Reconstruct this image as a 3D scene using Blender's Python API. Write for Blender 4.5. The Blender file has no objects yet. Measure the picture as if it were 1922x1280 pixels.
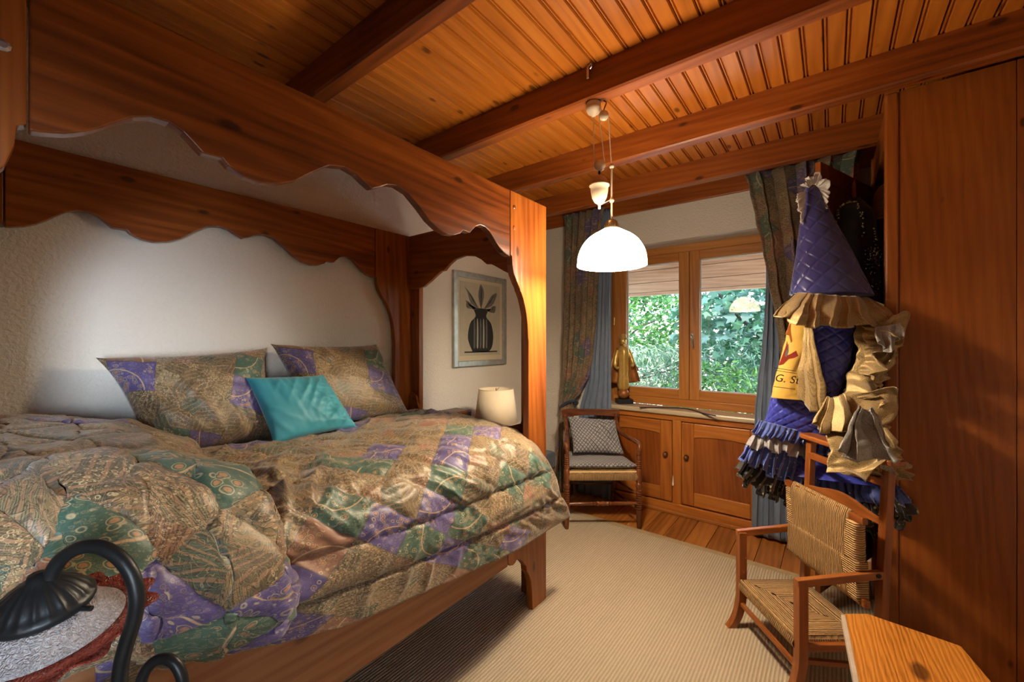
import bpy, bmesh, math, random
from mathutils import Vector, Matrix, noise
random.seed(7)
SC = bpy.context.scene
COL = SC.collection
PI = math.pi
# ------------------------------------------------------------------ camera
FPX, YAW, ZC = 777.3, math.radians(37.665), 1.4
cam_d = bpy.data.cameras.new('camera'); cam = bpy.data.objects.new('camera', cam_d); COL.objects.link(cam)
cam_d.sensor_width = 36; cam_d.lens = FPX / 1922 * 36; cam_d.clip_start = .02
cam.location = (0, 0, ZC); cam.rotation_euler = (PI / 2, 0, YAW)
SC.camera = cam
FW = Vector((-math.sin(YAW), math.cos(YAW), 0)); RT = Vector((math.cos(YAW), math.sin(YAW), 0))
def at(u, v, D=None, X=None, Y=None, Z=None):          # a point of the place, read from the photo
    d = FW + RT * ((u - 961) / FPX) + Vector((0, 0, (640 - v) / FPX))
    t = D
    if X is not None: t = X / d.x
    if Y is not None: t = Y / d.y
    if Z is not None: t = (Z - ZC) / d.z
    return Vector((0, 0, ZC)) + d * t
# ------------------------------------------------------------------ view, world, lights
vs = SC.view_settings
vs.view_transform = 'Standard'; vs.look = 'None'; vs.gamma = 1; vs.exposure = 1.05; vs.use_curve_mapping = False
SC.cycles.use_adaptive_sampling = True; SC.cycles.adaptive_threshold = .05; SC.cycles.adaptive_min_samples = 16
SC.cycles.max_bounces = 8; SC.cycles.diffuse_bounces = 4; SC.cycles.glossy_bounces = 3
SC.cycles.transmission_bounces = 6; SC.cycles.transparent_max_bounces = 12
SC.cycles.caustics_reflective = False; SC.cycles.caustics_refractive = False
SC.cycles.sample_clamp_indirect = 4
W = bpy.data.worlds.new('sky'); SC.world = W; W.use_nodes = True
wn = W.node_tree.nodes; wl = W.node_tree.links
bg = wn['Background']
sky = wn.new('ShaderNodeTexSky'); sky.sky_type = 'NISHITA'; sky.sun_disc = False
sky.sun_elevation = math.radians(48); sky.sun_rotation = math.radians(150)
wl.new(sky.outputs[0], bg.inputs[0]); bg.inputs[1].default_value = 1.05
def light(name, kind, loc, energy, color, **k):
    l = bpy.data.lights.new(name, kind); l.energy = energy; l.color = color
    for a, b in k.items(): setattr(l, a, b)
    o = bpy.data.objects.new(name, l); COL.objects.link(o); o.location = loc
    return o
sun = light('sun', 'SUN', (0, 0, 8), 4.2, (1, .95, .86), angle=math.radians(.6))
sun.rotation_euler = Vector((-.66, .06, -.74)).to_track_quat('-Z', 'Y').to_euler()
day = light('window_daylight', 'AREA', (.86, -.62, 1.30), 1.5, (.74, .86, 1), shape='RECTANGLE', size=.34, size_y=.70, spread=math.radians(30))
day.rotation_euler = Vector((-1, .262, -.01)).to_track_quat('-Z', 'Y').to_euler()
# ------------------------------------------------------------------ builders
ORG = {}
def setp(o, label=None, cat=None, group=None, kind=None):
    if label: o['label'] = label
    if cat: o['category'] = cat
    if group: o['group'] = group
    if kind: o['kind'] = kind
    return o
def thing(name, label, cat, loc=(0, 0, 0), rz=None, group=None, kind=None):
    o = bpy.data.objects.new(name, None); COL.objects.link(o); o.empty_display_size = .05
    o.location = loc
    if rz is not None: o.rotation_euler = (0, 0, rz); ORG[o] = Vector()
    else: ORG[o] = Vector(loc)
    return setp(o, label, cat, group, kind)
def mesh(name, verts, faces, mat, parent=None, smooth=False, uvs=None, bev=0, solid=0, sub=0, org=None, auto=None):
    verts = [Vector(v) for v in verts]
    if parent is not None: g = ORG[parent]
    elif org is not None: g = Vector(org)
    else:
        g = Vector(((min(v.x for v in verts) + max(v.x for v in verts)) / 2, (min(v.y for v in verts) + max(v.y for v in verts)) / 2, min(v.z for v in verts)))
    me = bpy.data.meshes.new(name)
    me.from_pydata([v - g for v in verts], [], faces)
    if uvs is not None:
        l = me.uv_layers.new(name='UVMap')
        for lp in me.loops: l.data[lp.index].uv = uvs[lp.vertex_index]
    bm = bmesh.new(); bm.from_mesh(me); bmesh.ops.recalc_face_normals(bm, faces=bm.faces); bm.to_mesh(me); bm.free()
    if smooth: me.polygons.foreach_set('use_smooth', [True] * len(me.polygons))
    me.materials.append(mat)
    o = bpy.data.objects.new(name, me); COL.objects.link(o); ORG[o] = g
    if parent is not None: o.parent = parent
    else: o.location = g
    if solid: m = o.modifiers.new('s', 'SOLIDIFY'); m.thickness = solid; m.offset = 0
    if bev: m = o.modifiers.new('b', 'BEVEL'); m.width = bev; m.segments = 2; m.limit_method = 'ANGLE'; m.angle_limit = math.radians(40)
    if sub: m = o.modifiers.new('u', 'SUBSURF'); m.levels = sub; m.render_levels = sub
    if auto:
        me.polygons.foreach_set('use_smooth', [True] * len(me.polygons))
        me.set_sharp_from_angle(angle=math.radians(auto))
    return o
class G:
    """collects vertices and faces of one piece"""
    def __init__(s): s.v = []; s.f = []; s.uv = []
    def add(s, vs, fs):
        n = len(s.v); s.v += [Vector(v) for v in vs]; s.f += [tuple(i + n for i in f) for f in fs]; return s
    def box(s, x0, x1, y0, y1, z0, z1):
        return s.add([(x0, y0, z0), (x1, y0, z0), (x1, y1, z0), (x0, y1, z0), (x0, y0, z1), (x1, y0, z1), (x1, y1, z1), (x0, y1, z1)],
                     [(0, 3, 2, 1), (4, 5, 6, 7), (0, 1, 5, 4), (1, 2, 6, 5), (2, 3, 7, 6), (3, 0, 4, 7)])
    def bar(s, a, b, w, h, up=(0, 0, 1)):                 # rectangular bar a->b
        a, b = Vector(a), Vector(b); d = (b - a).normalized(); up = Vector(up)
        sx = d.cross(up)
        if sx.length < 1e-4: sx = d.cross(Vector((1, 0, 0)))
        sx.normalize(); sy = sx.cross(d).normalized()
        vs = []
        for p in (a, b):
            for i, j in ((-1, -1), (1, -1), (1, 1), (-1, 1)): vs.append(p + sx * w / 2 * i + sy * h / 2 * j)
        return s.add(vs, [(0, 1, 2, 3), (7, 6, 5, 4), (0, 4, 5, 1), (1, 5, 6, 2), (2, 6, 7, 3), (3, 7, 4, 0)])
    def prism(s, pts, fn0, fn1):                          # 2-D outline carried to two planes
        n = len(pts); A = [fn0(*p) for p in pts]; B = [fn1(*p) for p in pts]
        return s.add(A + B, [tuple(range(n - 1, -1, -1)), tuple(range(n, 2 * n))] + [(i, (i + 1) % n, n + (i + 1) % n, n + i) for i in range(n)])
    def lathe(s, prof, c=(0, 0, 0), n=20, axis=None, ell=(1, 1), mod=None):
        c = Vector(c); ax = Vector(axis).normalized() if axis else Vector((0, 0, 1))
        e1 = ax.orthogonal().normalized() if axis else Vector((1, 0, 0)); e2 = ax.cross(e1)
        vs = []
        for k, (r, z) in enumerate(prof):
            for i in range(n):
                t = 2 * PI * i / n; rr = r * (mod(t, k) if mod else 1)
                vs.append(c + ax * z + e1 * rr * math.cos(t) * ell[0] + e2 * rr * math.sin(t) * ell[1])
        fs = []
        for k in range(len(prof) - 1):
            for i in range(n): fs.append((k * n + i, k * n + (i + 1) % n, (k + 1) * n + (i + 1) % n, (k + 1) * n + i))
        if prof[0][0] > 1e-5: fs.append(tuple(range(n - 1, -1, -1)))
        if prof[-1][0] > 1e-5: m = (len(prof) - 1) * n; fs.append(tuple(range(m, m + n)))
        return s.add(vs, fs)
    def tube(s, pts, r, n=8, closed=False):
        pts = [Vector(p) for p in pts]; N = len(pts); vs = []; prev = None
        for i, p in enumerate(pts):
            a = pts[(i - 1) % N] if closed or i else p; b = pts[(i + 1) % N] if closed or i < N - 1 else p
            d = (b - a).normalized()
            e = prev - d * prev.dot(d) if prev is not None else d.orthogonal()
            if e.length < 1e-5: e = d.orthogonal()
            e.normalize(); prev = e; g = d.cross(e)
            rr = r[i] if isinstance(r, (list, tuple)) else r
            for k in range(n): t = 2 * PI * k / n; vs.append(p + e * rr * math.cos(t) + g * rr * math.sin(t))
        fs = []
        for i in range(N if closed else N - 1):
            j = (i + 1) % N
            for k in range(n): fs.append((i * n + k, i * n + (k + 1) % n, j * n + (k + 1) % n, j * n + k))
        if not closed: fs += [tuple(range(n - 1, -1, -1)), tuple(range((N - 1) * n, N * n))]
        return s.add(vs, fs)
    def ball(s, c, rx, ry, rz, n=14, m=9):
        pr = [(math.sin(PI * k / m), -math.cos(PI * k / m)) for k in range(m + 1)]
        c = Vector(c); vs = []; fs = []
        for r, z in pr:
            for i in range(n): t = 2 * PI * i / n; vs.append(c + Vector((rx * r * math.cos(t), ry * r * math.sin(t), rz * z)))
        for k in range(m):
            for i in range(n): fs.append((k * n + i, k * n + (i + 1) % n, (k + 1) * n + (i + 1) % n, (k + 1) * n + i))
        return s.add(vs, fs)
    def out(s, name, mat, parent=None, **k): return mesh(name, s.v, s.f, mat, parent, **k)
def smooth_path(pts, per=6):
    P = [Vector(p) for p in pts]; out = []
    for i in range(len(P) - 1):
        p0, p1, p2, p3 = P[max(i - 1, 0)], P[i], P[i + 1], P[min(i + 2, len(P) - 1)]
        for k in range(per):
            t = k / per
            out.append(.5 * ((2 * p1) + (p2 - p0) * t + (2 * p0 - 5 * p1 + 4 * p2 - p3) * t * t + (3 * p1 - p0 - 3 * p2 + p3) * t ** 3))
    return out + [P[-1]]
def lerp_table(tab, x):
    if x <= tab[0][0]: return tab[0][1]
    for (a, b), (c, d) in zip(tab, tab[1:]):
        if x <= c:
            t = (x - a) / (c - a); return b + (d - b) * t
    return tab[-1][1]
def ss_table(tab, x):                                      # smooth (cosine) interpolation
    if x <= tab[0][0]: return tab[0][1]
    for (a, b), (c, d) in zip(tab, tab[1:]):
        if x <= c:
            t = (x - a) / (c - a); t = t * t * (3 - 2 * t); return b + (d - b) * t
    return tab[-1][1]
def sheet(name, fn, ns, nt, mat, parent=None, uvm=(1, 1), closed=False, **k):
    """surface fn(s,t), s,t in 0..1, UVs in metres"""
    vs, uv, fs = [], [], []
    for j in range(nt + 1):
        for i in range(ns + 1):
            s, t = i / ns, j / nt; vs.append(fn(s, t)); uv.append((s * uvm[0], t * uvm[1]))
    for j in range(nt):
        for i in range(ns): a = j * (ns + 1) + i; fs.append((a, a + 1, a + ns + 2, a + ns + 1))
    k.setdefault('smooth', True)
    return mesh(name, vs, fs, mat, parent, uvs=uv, **k)
def copies(o, parent, offs):
    for d in offs:
        c = o.copy(); COL.objects.link(c); c.parent = parent; c.location = o.location + Vector(d)
# ------------------------------------------------------------------ materials
class N:
    def __init__(s, name):
        s.m = bpy.data.materials.new(name); s.m.use_nodes = True; s.t = s.m.node_tree
        s.b = s.t.nodes['Principled BSDF']
    def n(s, typ, **k):
        o = s.t.nodes.new('ShaderNode' + typ)
        for a, b in k.items(): setattr(o, a, b)
        return o
    def link(s, a, b): s.t.links.new(a, b)
    def val(s, sock, v):
        if hasattr(v, 'is_linked') or isinstance(v, bpy.types.NodeSocket): s.link(v, sock)
        else: sock.default_value = v
    def math(s, op, a, b=0, c=0):
        o = s.n('Math', operation=op); s.val(o.inputs[0], a); s.val(o.inputs[1], b); s.val(o.inputs[2], c); return o.outputs[0]
    def vmath(s, op, a, b=(0, 0, 0)):
        o = s.n('VectorMath', operation=op); s.val(o.inputs[0], a); s.val(o.inputs[1], b); return o.outputs[0]
    def mapping(s, v, scale=(1, 1, 1), rot=(0, 0, 0), loc=(0, 0, 0)):
        o = s.n('Mapping'); s.link(v, o.inputs[0]); o.inputs[1].default_value = loc; o.inputs[2].default_value = rot; o.inputs[3].default_value = scale; return o.outputs[0]
    def noise(s, v, scale, detail=3, dist=0, rough=.5):
        o = s.n('TexNoise'); s.link(v, o.inputs['Vector']); o.inputs['Scale'].default_value = scale; o.inputs['Detail'].default_value = detail
        o.inputs['Distortion'].default_value = dist; o.inputs['Roughness'].default_value = rough; return o.outputs[0]
    def vor(s, v, scale, out='Distance', feature='F1', rnd=1, metric='EUCLIDEAN'):
        o = s.n('TexVoronoi', feature=feature)
        if feature in ('F1', 'F2'): o.distance = metric
        s.link(v, o.inputs['Vector']); o.inputs['Scale'].default_value = scale; o.inputs['Randomness'].default_value = rnd; return o.outputs[out]
    def ramp(s, f, stops, interp='LINEAR'):
        o = s.n('ValToRGB'); cr = o.color_ramp; cr.interpolation = interp
        while len(cr.elements) < len(stops): cr.elements.new(.5)
        for e, (p, c) in zip(cr.elements, stops):
            e.position = p; e.color = (*c, 1) if not isinstance(c, (int, float)) else (c, c, c, 1)
        s.link(f, o.inputs[0]); return o.outputs[0]
    def mix(s, f, a, b, mode='MIX'):
        o = s.n('Mix', data_type='RGBA', blend_type=mode); s.val(o.inputs[0], f)
        for k, x in ((6, a), (7, b)):
            if isinstance(x, (tuple, list)): o.inputs[k].default_value = (*x[:3], 1)
            else: s.link(x, o.inputs[k])
        return o.outputs[2]
    def bump(s, h, strength=.3, dist=.01):
        o = s.n('Bump'); s.link(h, o.inputs['Height']); o.inputs['Strength'].default_value = strength; o.inputs['Distance'].default_value = dist
        s.link(o.outputs[0], s.b.inputs['Normal'])
    def col(s, c):
        if isinstance(c, (tuple, list)): s.b.inputs['Base Color'].default_value = (*c[:3], 1)
        else: s.link(c, s.b.inputs['Base Color'])
    def set(s, **k):
        for a, b in k.items(): s.b.inputs[a.replace('_', ' ')].default_value = b
        return s
    def obj(s): return s.n('TexCoord').outputs['Object']
    def uv(s): return s.n('TexCoord').outputs['UV']
def plain(name, c, rough=.5, metal=0, vary=0, **k):
    m = N(name); m.set(Roughness=rough, Metallic=metal, **k)
    if vary:
        f = m.noise(m.obj(), 25, 4)
        m.col(m.mix(f, tuple(x * (1 - vary) for x in c), tuple(min(1, x * (1 + vary)) for x in c)))
    else: m.col(c)
    return m.m
def wood(name, dark, mid, lit, axis='Y', sc=1, rough=.38, knots=.07, knotscale=2.2, rnd=True, streak=30, bump=.10, spec=.5, wv_w=.12, contrast=1):
    m = N(name); v = m.obj()
    if rnd:
        r = m.n('ObjectInfo').outputs['Random']
        c = m.n('CombineXYZ'); m.link(m.math('MULTIPLY', r, 17.3), c.inputs[0]); m.link(m.math('MULTIPLY', r, 9.1), c.inputs[1]); m.link(m.math('MULTIPLY', r, 23.7), c.inputs[2])
        v = m.vmath('ADD', v, c.outputs[0])
    i = 'XYZ'.index(axis)
    def stretch(k): a = [sc, sc, sc]; a[i] = sc * k; return tuple(a)
    warp = m.noise(m.mapping(v, stretch(.35)), 2.5, 2)
    broad = m.noise(m.mapping(v, stretch(.22)), 5, 3, .6)
    wv = m.n('TexWave', wave_type='BANDS', bands_direction='DIAGONAL'); m.link(m.mapping(v, stretch(.07)), wv.inputs['Vector'])
    wv.inputs['Scale'].default_value = streak * .45; wv.inputs['Distortion'].default_value = 6; wv.inputs['Detail'].default_value = 2; wv.inputs['Detail Scale'].default_value = 1.0
    fine = m.noise(m.mapping(v, stretch(.03)), streak * 3, 3)
    f = m.math('ADD', m.math('MULTIPLY', broad, .62), m.math('ADD', m.math('MULTIPLY', wv.outputs['Fac'], wv_w), m.math('MULTIPLY', fine, .30)))
    if rnd: f = m.math('ADD', f, m.math('MULTIPLY', m.math('SUBTRACT', r, .5), .16))
    col = m.ramp(f, [(.51 - .21 / contrast, dark), (.51, mid), (.51 + .21 / contrast, lit)])
    if knots:
        d = m.vor(m.mapping(v, stretch(.45)), knotscale)
        d = m.math('ADD', d, m.math('MULTIPLY', m.math('SUBTRACT', warp, .5), .06))
        k = m.math('MULTIPLY', m.ramp(d, [(knots * .55, 1.0), (knots, 0.0)]), .85)
        col = m.mix(k, col, tuple(x * .35 for x in dark))
    m.col(col); m.set(Roughness=rough); m.b.inputs['Specular IOR Level'].default_value = spec
    if bump: m.bump(m.math('ADD', wv.outputs['Fac'], fine), bump, .004)
    return m.m
WOODS = {}
def wd(kind, axis):
    k = kind + axis
    if k not in WOODS:
        p = dict(
            ceil=dict(dark=(.26, .070, .008), mid=(.46, .140, .015), lit=(.60, .215, .028), rough=.30, knots=.13, knotscale=8.5, contrast=.6),
            beam=dict(dark=(.12, .026, .004), mid=(.25, .060, .008), lit=(.36, .100, .015), rough=.40, knots=.13, knotscale=8),
            bed=dict(dark=(.085, .019, .003), mid=(.205, .050, .007), lit=(.33, .098, .015), rough=.30, knots=.12, knotscale=8),
            raw=dict(dark=(.20, .070, .022), mid=(.32, .125, .044), lit=(.42, .185, .075), rough=.55, knots=.10, knotscale=5.5),
            panel=dict(dark=(.14, .034, .005), mid=(.25, .066, .009), lit=(.33, .098, .014), rough=.34, knots=.10, knotscale=8, streak=40, contrast=.8),
            cab=dict(dark=(.25, .072, .010), mid=(.40, .130, .018), lit=(.50, .185, .032), rough=.38, knots=.03, knotscale=3),
            win=dict(dark=(.32, .110, .018), mid=(.46, .180, .034), lit=(.56, .245, .058), rough=.36, knots=.03, knotscale=3),
            floor=dict(dark=(.22, .074, .014), mid=(.40, .150, .030), lit=(.50, .210, .048), rough=.36, knots=.05, knotscale=2.5),
            stool=dict(dark=(.22, .062, .008), mid=(.50, .180, .022), lit=(.60, .240, .038), rough=.40, knots=.10, knotscale=4.5, streak=110, bump=.3, wv_w=.30),
            chair=dict(dark=(.055, .016, .006), mid=(.13, .038, .012), lit=(.22, .075, .025), rough=.26, knots=0),
            valet=dict(dark=(.15, .038, .007), mid=(.28, .082, .016), lit=(.38, .130, .030), rough=.36, knots=0),
            eave=dict(dark=(.38, .22, .13), mid=(.56, .36, .25), lit=(.66, .46, .34), rough=.7, knots=.05, knotscale=3),
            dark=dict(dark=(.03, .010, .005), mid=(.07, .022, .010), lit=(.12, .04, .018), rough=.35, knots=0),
        )[kind]
        WOODS[k] = wood('wood_' + kind + '_' + axis.lower(), axis=axis, **p)
    return WOODS[k]
def plaster(name, c, bump=.35):
    m = N(name); v = m.obj(); n1 = m.noise(v, 2.2, 3); n2 = m.noise(v, 70, 5, .4)
    m.col(m.mix(n1, tuple(x * .95 for x in c), c)); m.set(Roughness=.9); m.bump(n2, bump, .012); return m.m
MW = plaster('plaster', (.70, .66, .60), .6)
M_out = plaster('exterior_render', (.80, .80, .82), .1)
def patchwork(name, cell=.165, rot=45, dull=1.0, fine=1.0, rough=.48, probs=(.62, .72, .84)):
    """printed patchwork: squares of paisley, stripes, flowers"""
    m = N(name); uv = m.uv()
    w = m.mapping(uv, (1 / cell,) * 3, (0, 0, math.radians(rot)))
    fl = m.vmath('FLOOR', w)
    wn_ = m.n('TexWhiteNoise', noise_dimensions='2D'); m.link(fl, wn_.inputs['Vector'])
    sp = m.n('SeparateColor'); m.link(wn_.outputs['Color'], sp.inputs[0]); r, g, b = sp.outputs[0], sp.outputs[1], sp.outputs[2]
    fr = m.vmath('FRACTION', w)
    # sub-patches inside the tan squares
    w2 = m.mapping(uv, (2.3 / cell, 2.3 / cell, 1), (0, 0, math.radians(rot + 22))); wn2 = m.n('TexWhiteNoise', noise_dimensions='2D'); m.link(m.vmath('FLOOR', w2), wn2.inputs['Vector'])
    sp2 = m.n('SeparateColor'); m.link(wn2.outputs['Color'], sp2.inputs[0])
    tan = m.ramp(sp2.outputs[0], [(0, (.20, .14, .06)), (.3, (.12, .095, .045)), (.5, (.26, .20, .095)), (.66, (.10, .10, .05)), (.8, (.26, .115, .06)), (.9, (.05, .10, .065))], 'CONSTANT')
    base = m.mix(m.ramp(r, [(0, 0.0), (probs[0], 1.0)], 'CONSTANT'), tan, m.ramp(r, [(0, (.28, .12, .065)), (probs[1], (.022, .110, .075)), (probs[2], (.080, .064, .25))], 'CONSTANT'))
    # cloudy dye
    base = m.mix(m.math('MULTIPLY', m.noise(uv, 38, 4, .5), .7), base, m.mix(.5, base, (.16, .12, .10)))
    # stripes in a direction of their own in every sub-patch
    vr = m.n('VectorRotate', rotation_type='Z_AXIS'); m.link(uv, vr.inputs['Vector']); m.link(m.math('MULTIPLY', sp2.outputs[1], 6.28), vr.inputs['Angle'])
    wv = m.n('TexWave', wave_type='BANDS'); m.link(vr.outputs[0], wv.inputs['Vector']); wv.inputs['Scale'].default_value = 70 * fine; wv.inputs['Distortion'].default_value = 1.6; wv.inputs['Detail'].default_value = 2; wv.inputs['Detail Scale'].default_value = 3
    st = m.math('MULTIPLY', m.ramp(wv.outputs['Fac'], [(.25, 1.0), (.5, 0.0)]), m.math('GREATER_THAN', sp2.outputs[2], .42))
    tanmask = m.math('LESS_THAN', r, probs[0])
    base = m.mix(m.math('MULTIPLY', st, m.math('MULTIPLY', tanmask, .85)), base, (.07, .06, .035))
    wv2 = m.n('TexWave', wave_type='BANDS'); m.link(vr.outputs[0], wv2.inputs['Vector']); wv2.inputs['Scale'].default_value = 18 * fine; wv2.inputs['Distortion'].default_value = 3; wv2.inputs['Detail'].default_value = 1
    base = m.mix(m.math('MULTIPLY', m.math('GREATER_THAN', wv2.outputs['Fac'], .80), m.math('MULTIPLY', tanmask, .55)), base, (.42, .22, .12))
    # scales / flowers: rings and dots
    mv = m.mapping(uv, (1, 1.35, 1)); d = m.vor(mv, 95 * fine, rnd=.75)
    ring = m.ramp(d, [(.26, 0.0), (.31, 1.0), (.37, 1.0), (.43, 0.0)]); dot = m.ramp(d, [(.10, 1.0), (.20, 0.0)])
    pm = m.math('GREATER_THAN', m.math('ADD', g, m.math('MULTIPLY', sp2.outputs[1], .5)), .55)
    base = m.mix(m.math('MULTIPLY', ring, m.math('MULTIPLY', m.math('MULTIPLY', pm, m.math('ADD', m.math('MULTIPLY', tanmask, .7), .3)), .8)), base, (.60, .47, .27))
    base = m.mix(m.math('MULTIPLY', dot, m.math('MULTIPLY', m.math('MULTIPLY', pm, m.math('ADD', m.math('MULTIPLY', tanmask, .7), .3)), .8)), base, (.47, .24, .12))
    # big flowers and a curved cream line in the coloured squares
    d2 = m.vor(uv, 44 * fine, rnd=.9); big = m.math('SUBTRACT', 1, tanmask)
    fm = m.math('MULTIPLY', big, m.math('GREATER_THAN', m.noise(uv, 9, 1), .45))
    base = m.mix(m.math('MULTIPLY', m.ramp(d2, [(.22, 1.0), (.30, 0.0)]), m.math('MULTIPLY', fm, .8)), base, (.50, .24, .11))
    base = m.mix(m.math('MULTIPLY', m.ramp(d2, [(.36, 0.0), (.39, 1.0), (.42, 1.0), (.46, 0.0)]), m.math('MULTIPLY', fm, .7)), base, (.56, .46, .28))
    arc = m.n('VectorMath', operation='DISTANCE'); m.link(fr, arc.inputs[0]); cc_ = m.n('CombineXYZ'); m.link(m.math('GREATER_THAN', g, .5), cc_.inputs[0]); m.link(m.math('GREATER_THAN', b, .5), cc_.inputs[1]); m.link(cc_.outputs[0], arc.inputs[1])
    ar = m.ramp(m.math('ABSOLUTE', m.math('SUBTRACT', arc.outputs['Value'], .72)), [(.008, 1.0), (.022, 0.0)])
    base = m.mix(m.math('MULTIPLY', ar, big), base, (.55, .38, .22))
    # curling outlines all over the print
    n3 = m.noise(uv, 24 * fine, 1, 1.2); ct = m.math('ABSOLUTE', m.math('SUBTRACT', m.math('FRACT', m.math('MULTIPLY', n3, 9)), .5))
    base = m.mix(m.math('MULTIPLY', m.ramp(ct, [(.06, 1.0), (.15, 0.0)]), m.math('ADD', m.math('MULTIPLY', tanmask, .40), .25)), base, (.022, .020, .014))
    n4 = m.noise(m.mapping(uv, (1, 1, 1), (0, 0, 0), (3.3, 1.7, 0)), 30 * fine, 1, 1.6); c4 = m.math('ABSOLUTE', m.math('SUBTRACT', m.math('FRACT', m.math('MULTIPLY', n4, 8)), .5))
    base = m.mix(m.math('MULTIPLY', m.ramp(c4, [(.03, 1.0), (.10, 0.0)]), m.math('ADD', m.math('MULTIPLY', tanmask, .35), .12)), base, (.52, .40, .22))
    # seams
    s3 = m.n('SeparateXYZ'); m.link(fr, s3.inputs[0])
    ed = m.math('MINIMUM', m.math('MINIMUM', s3.outputs[0], m.math('SUBTRACT', 1, s3.outputs[0])), m.math('MINIMUM', s3.outputs[1], m.math('SUBTRACT', 1, s3.outputs[1])))
    base = m.mix(m.math('MULTIPLY', m.ramp(ed, [(.0, 1.0), (.035, 0.0)]), m.math('MULTIPLY', big, .7)), base, (.05, .045, .06))
    if dull != 1: base = m.mix(1 - dull, base, (.05, .035, .03))
    m.col(base); m.set(Roughness=rough, Sheen_Weight=.25); m.bump(m.noise(uv, 260, 2), .12, .002)
    return m.m
M_quilt = patchwork('patchwork_satin')
M_quilt2 = patchwork('patchwork_satin_large', cell=.19, rot=38)
M_pillow = patchwork('patchwork_pillow', cell=.15, rot=20, probs=(.66, .74, .87), dull=.95)
M_curt = patchwork('patchwork_curtain', cell=.16, rot=30, dull=.68, fine=1.2, rough=.7, probs=(.66, .80, .91))
def satin(name, c, rough=.35, sheen=.3, ns=14):
    m = N(name); v = m.obj(); f = m.noise(v, ns, 4, .5)
    m.col(m.mix(f, tuple(x * .8 for x in c), tuple(min(1, x * 1.15) for x in c))); m.set(Roughness=rough, Sheen_Weight=sheen); m.bump(m.noise(v, 300, 2), .08, .001); return m.m
M_turq = satin('turquoise_satin', (.030, .27, .36), .55)
M_bluecurt = satin('blue_lining', (.14, .195, .29), .55, .2)
M_bluequilt = satin('royal_blue_quilted_satin', (.042, .055, .42), .22, .2)
M_bluehat = satin('navy_quilted_satin', (.034, .038, .19), .34, .3)
M_black = satin('black_velvet', (.006, .006, .009), .75, .4)
def lame(name, c):
    m = N(name); v = m.obj(); w = m.vor(v, 420, rnd=.5); f = m.noise(v, 30, 3)
    m.col(m.mix(m.ramp(w, [(.25, 1.0), (.6, 0.0)]), tuple(x * .35 for x in c), m.mix(f, tuple(x * .8 for x in c), tuple(min(1, x * 1.3) for x in c))))
    m.set(Roughness=.42, Metallic=.35, Sheen_Weight=.4); m.bump(w, .35, .002); return m.m
M_gold = lame('gold_lame', (.58, .40, .165)); M_silver = lame('silver_lame', (.42, .41, .40))
def dots(name, c, dc, scale=38, thr=.22, rough=.7):
    m = N(name); v = m.obj(); d = m.vor(v, scale, rnd=.8); f = m.noise(v, 120, 3)
    m.col(m.mix(m.ramp(d, [(thr * .8, 1.0), (thr, 0.0)]), m.mix(f, tuple(x * .6 for x in c), tuple(min(1, x * 1.5) for x in c)), dc)); m.set(Roughness=rough, Sheen_Weight=.5); return m.m
M_tulleblue = dots('blue_dotted_tulle', (.045, .085, .36), (.40, .46, .60), 42, .20)
M_tulleblack = dots('black_gold_dotted_tulle', (.008, .008, .010), (.42, .33, .14), 34, .24)
M_tullelight = dots('pale_tulle', (.32, .32, .36), (.5, .5, .5), 42, .1)
M_lace = satin('white_lace', (.62, .60, .58), .8)
M_yellow = satin('yellow_painted_cotton', (.60, .36, .055), .7)
def tweed():
    m = N('grey_woven_throw'); uv = m.uv(); a = m.mapping(uv, (46, 46, 1), (0, 0, PI / 4)); ck = m.vmath('FRACTION', a)
    s = m.n('SeparateXYZ'); m.link(ck, s.inputs[0])
    e = m.math('MINIMUM', m.math('ABSOLUTE', m.math('SUBTRACT', s.outputs[0], .5)), m.math('ABSOLUTE', m.math('SUBTRACT', s.outputs[1], .5)))
    f = m.math('ADD', m.ramp(e, [(.08, 1.0), (.16, 0.0)]), m.math('MULTIPLY', m.noise(uv, 240, 3), .8))
    m.col(m.ramp(f, [(.25, (.36, .36, .39)), (.7, (.20, .20, .22)), (1, (.085, .085, .095))])); m.set(Roughness=.95, Sheen_Weight=.2); m.bump(m.noise(uv, 300, 3), .5, .004); return m.m
M_tweed = tweed()
def rush(name, c, k=150):
    m = N(name); uv = m.uv(); wv = m.n('TexWave', wave_type='BANDS', bands_direction='Y'); m.link(uv, wv.inputs['Vector']); wv.inputs['Scale'].default_value = k / 6.283 * 2; wv.inputs['Distortion'].default_value = 1.4; wv.inputs['Detail'].default_value = 3; wv.inputs['Detail Scale'].default_value = 2
    n1 = m.noise(m.mapping(uv, (18, 150, 1)), 1, 3); f = m.math('ADD', m.math('MULTIPLY', wv.outputs['Fac'], .6), m.math('MULTIPLY', n1, .6))
    m.col(m.ramp(f, [(.2, tuple(x * .22 for x in c)), (.5, tuple(x * .75 for x in c)), (.9, tuple(min(1, x * 1.35) for x in c))])); m.set(Roughness=.65); m.bump(wv.outputs['Fac'], .9, .008); return m.m
M_rush = rush('rush_weave', (.58, .35, .15), 110); M_rushlight = rush('pale_rush', (.58, .37, .17))
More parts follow.
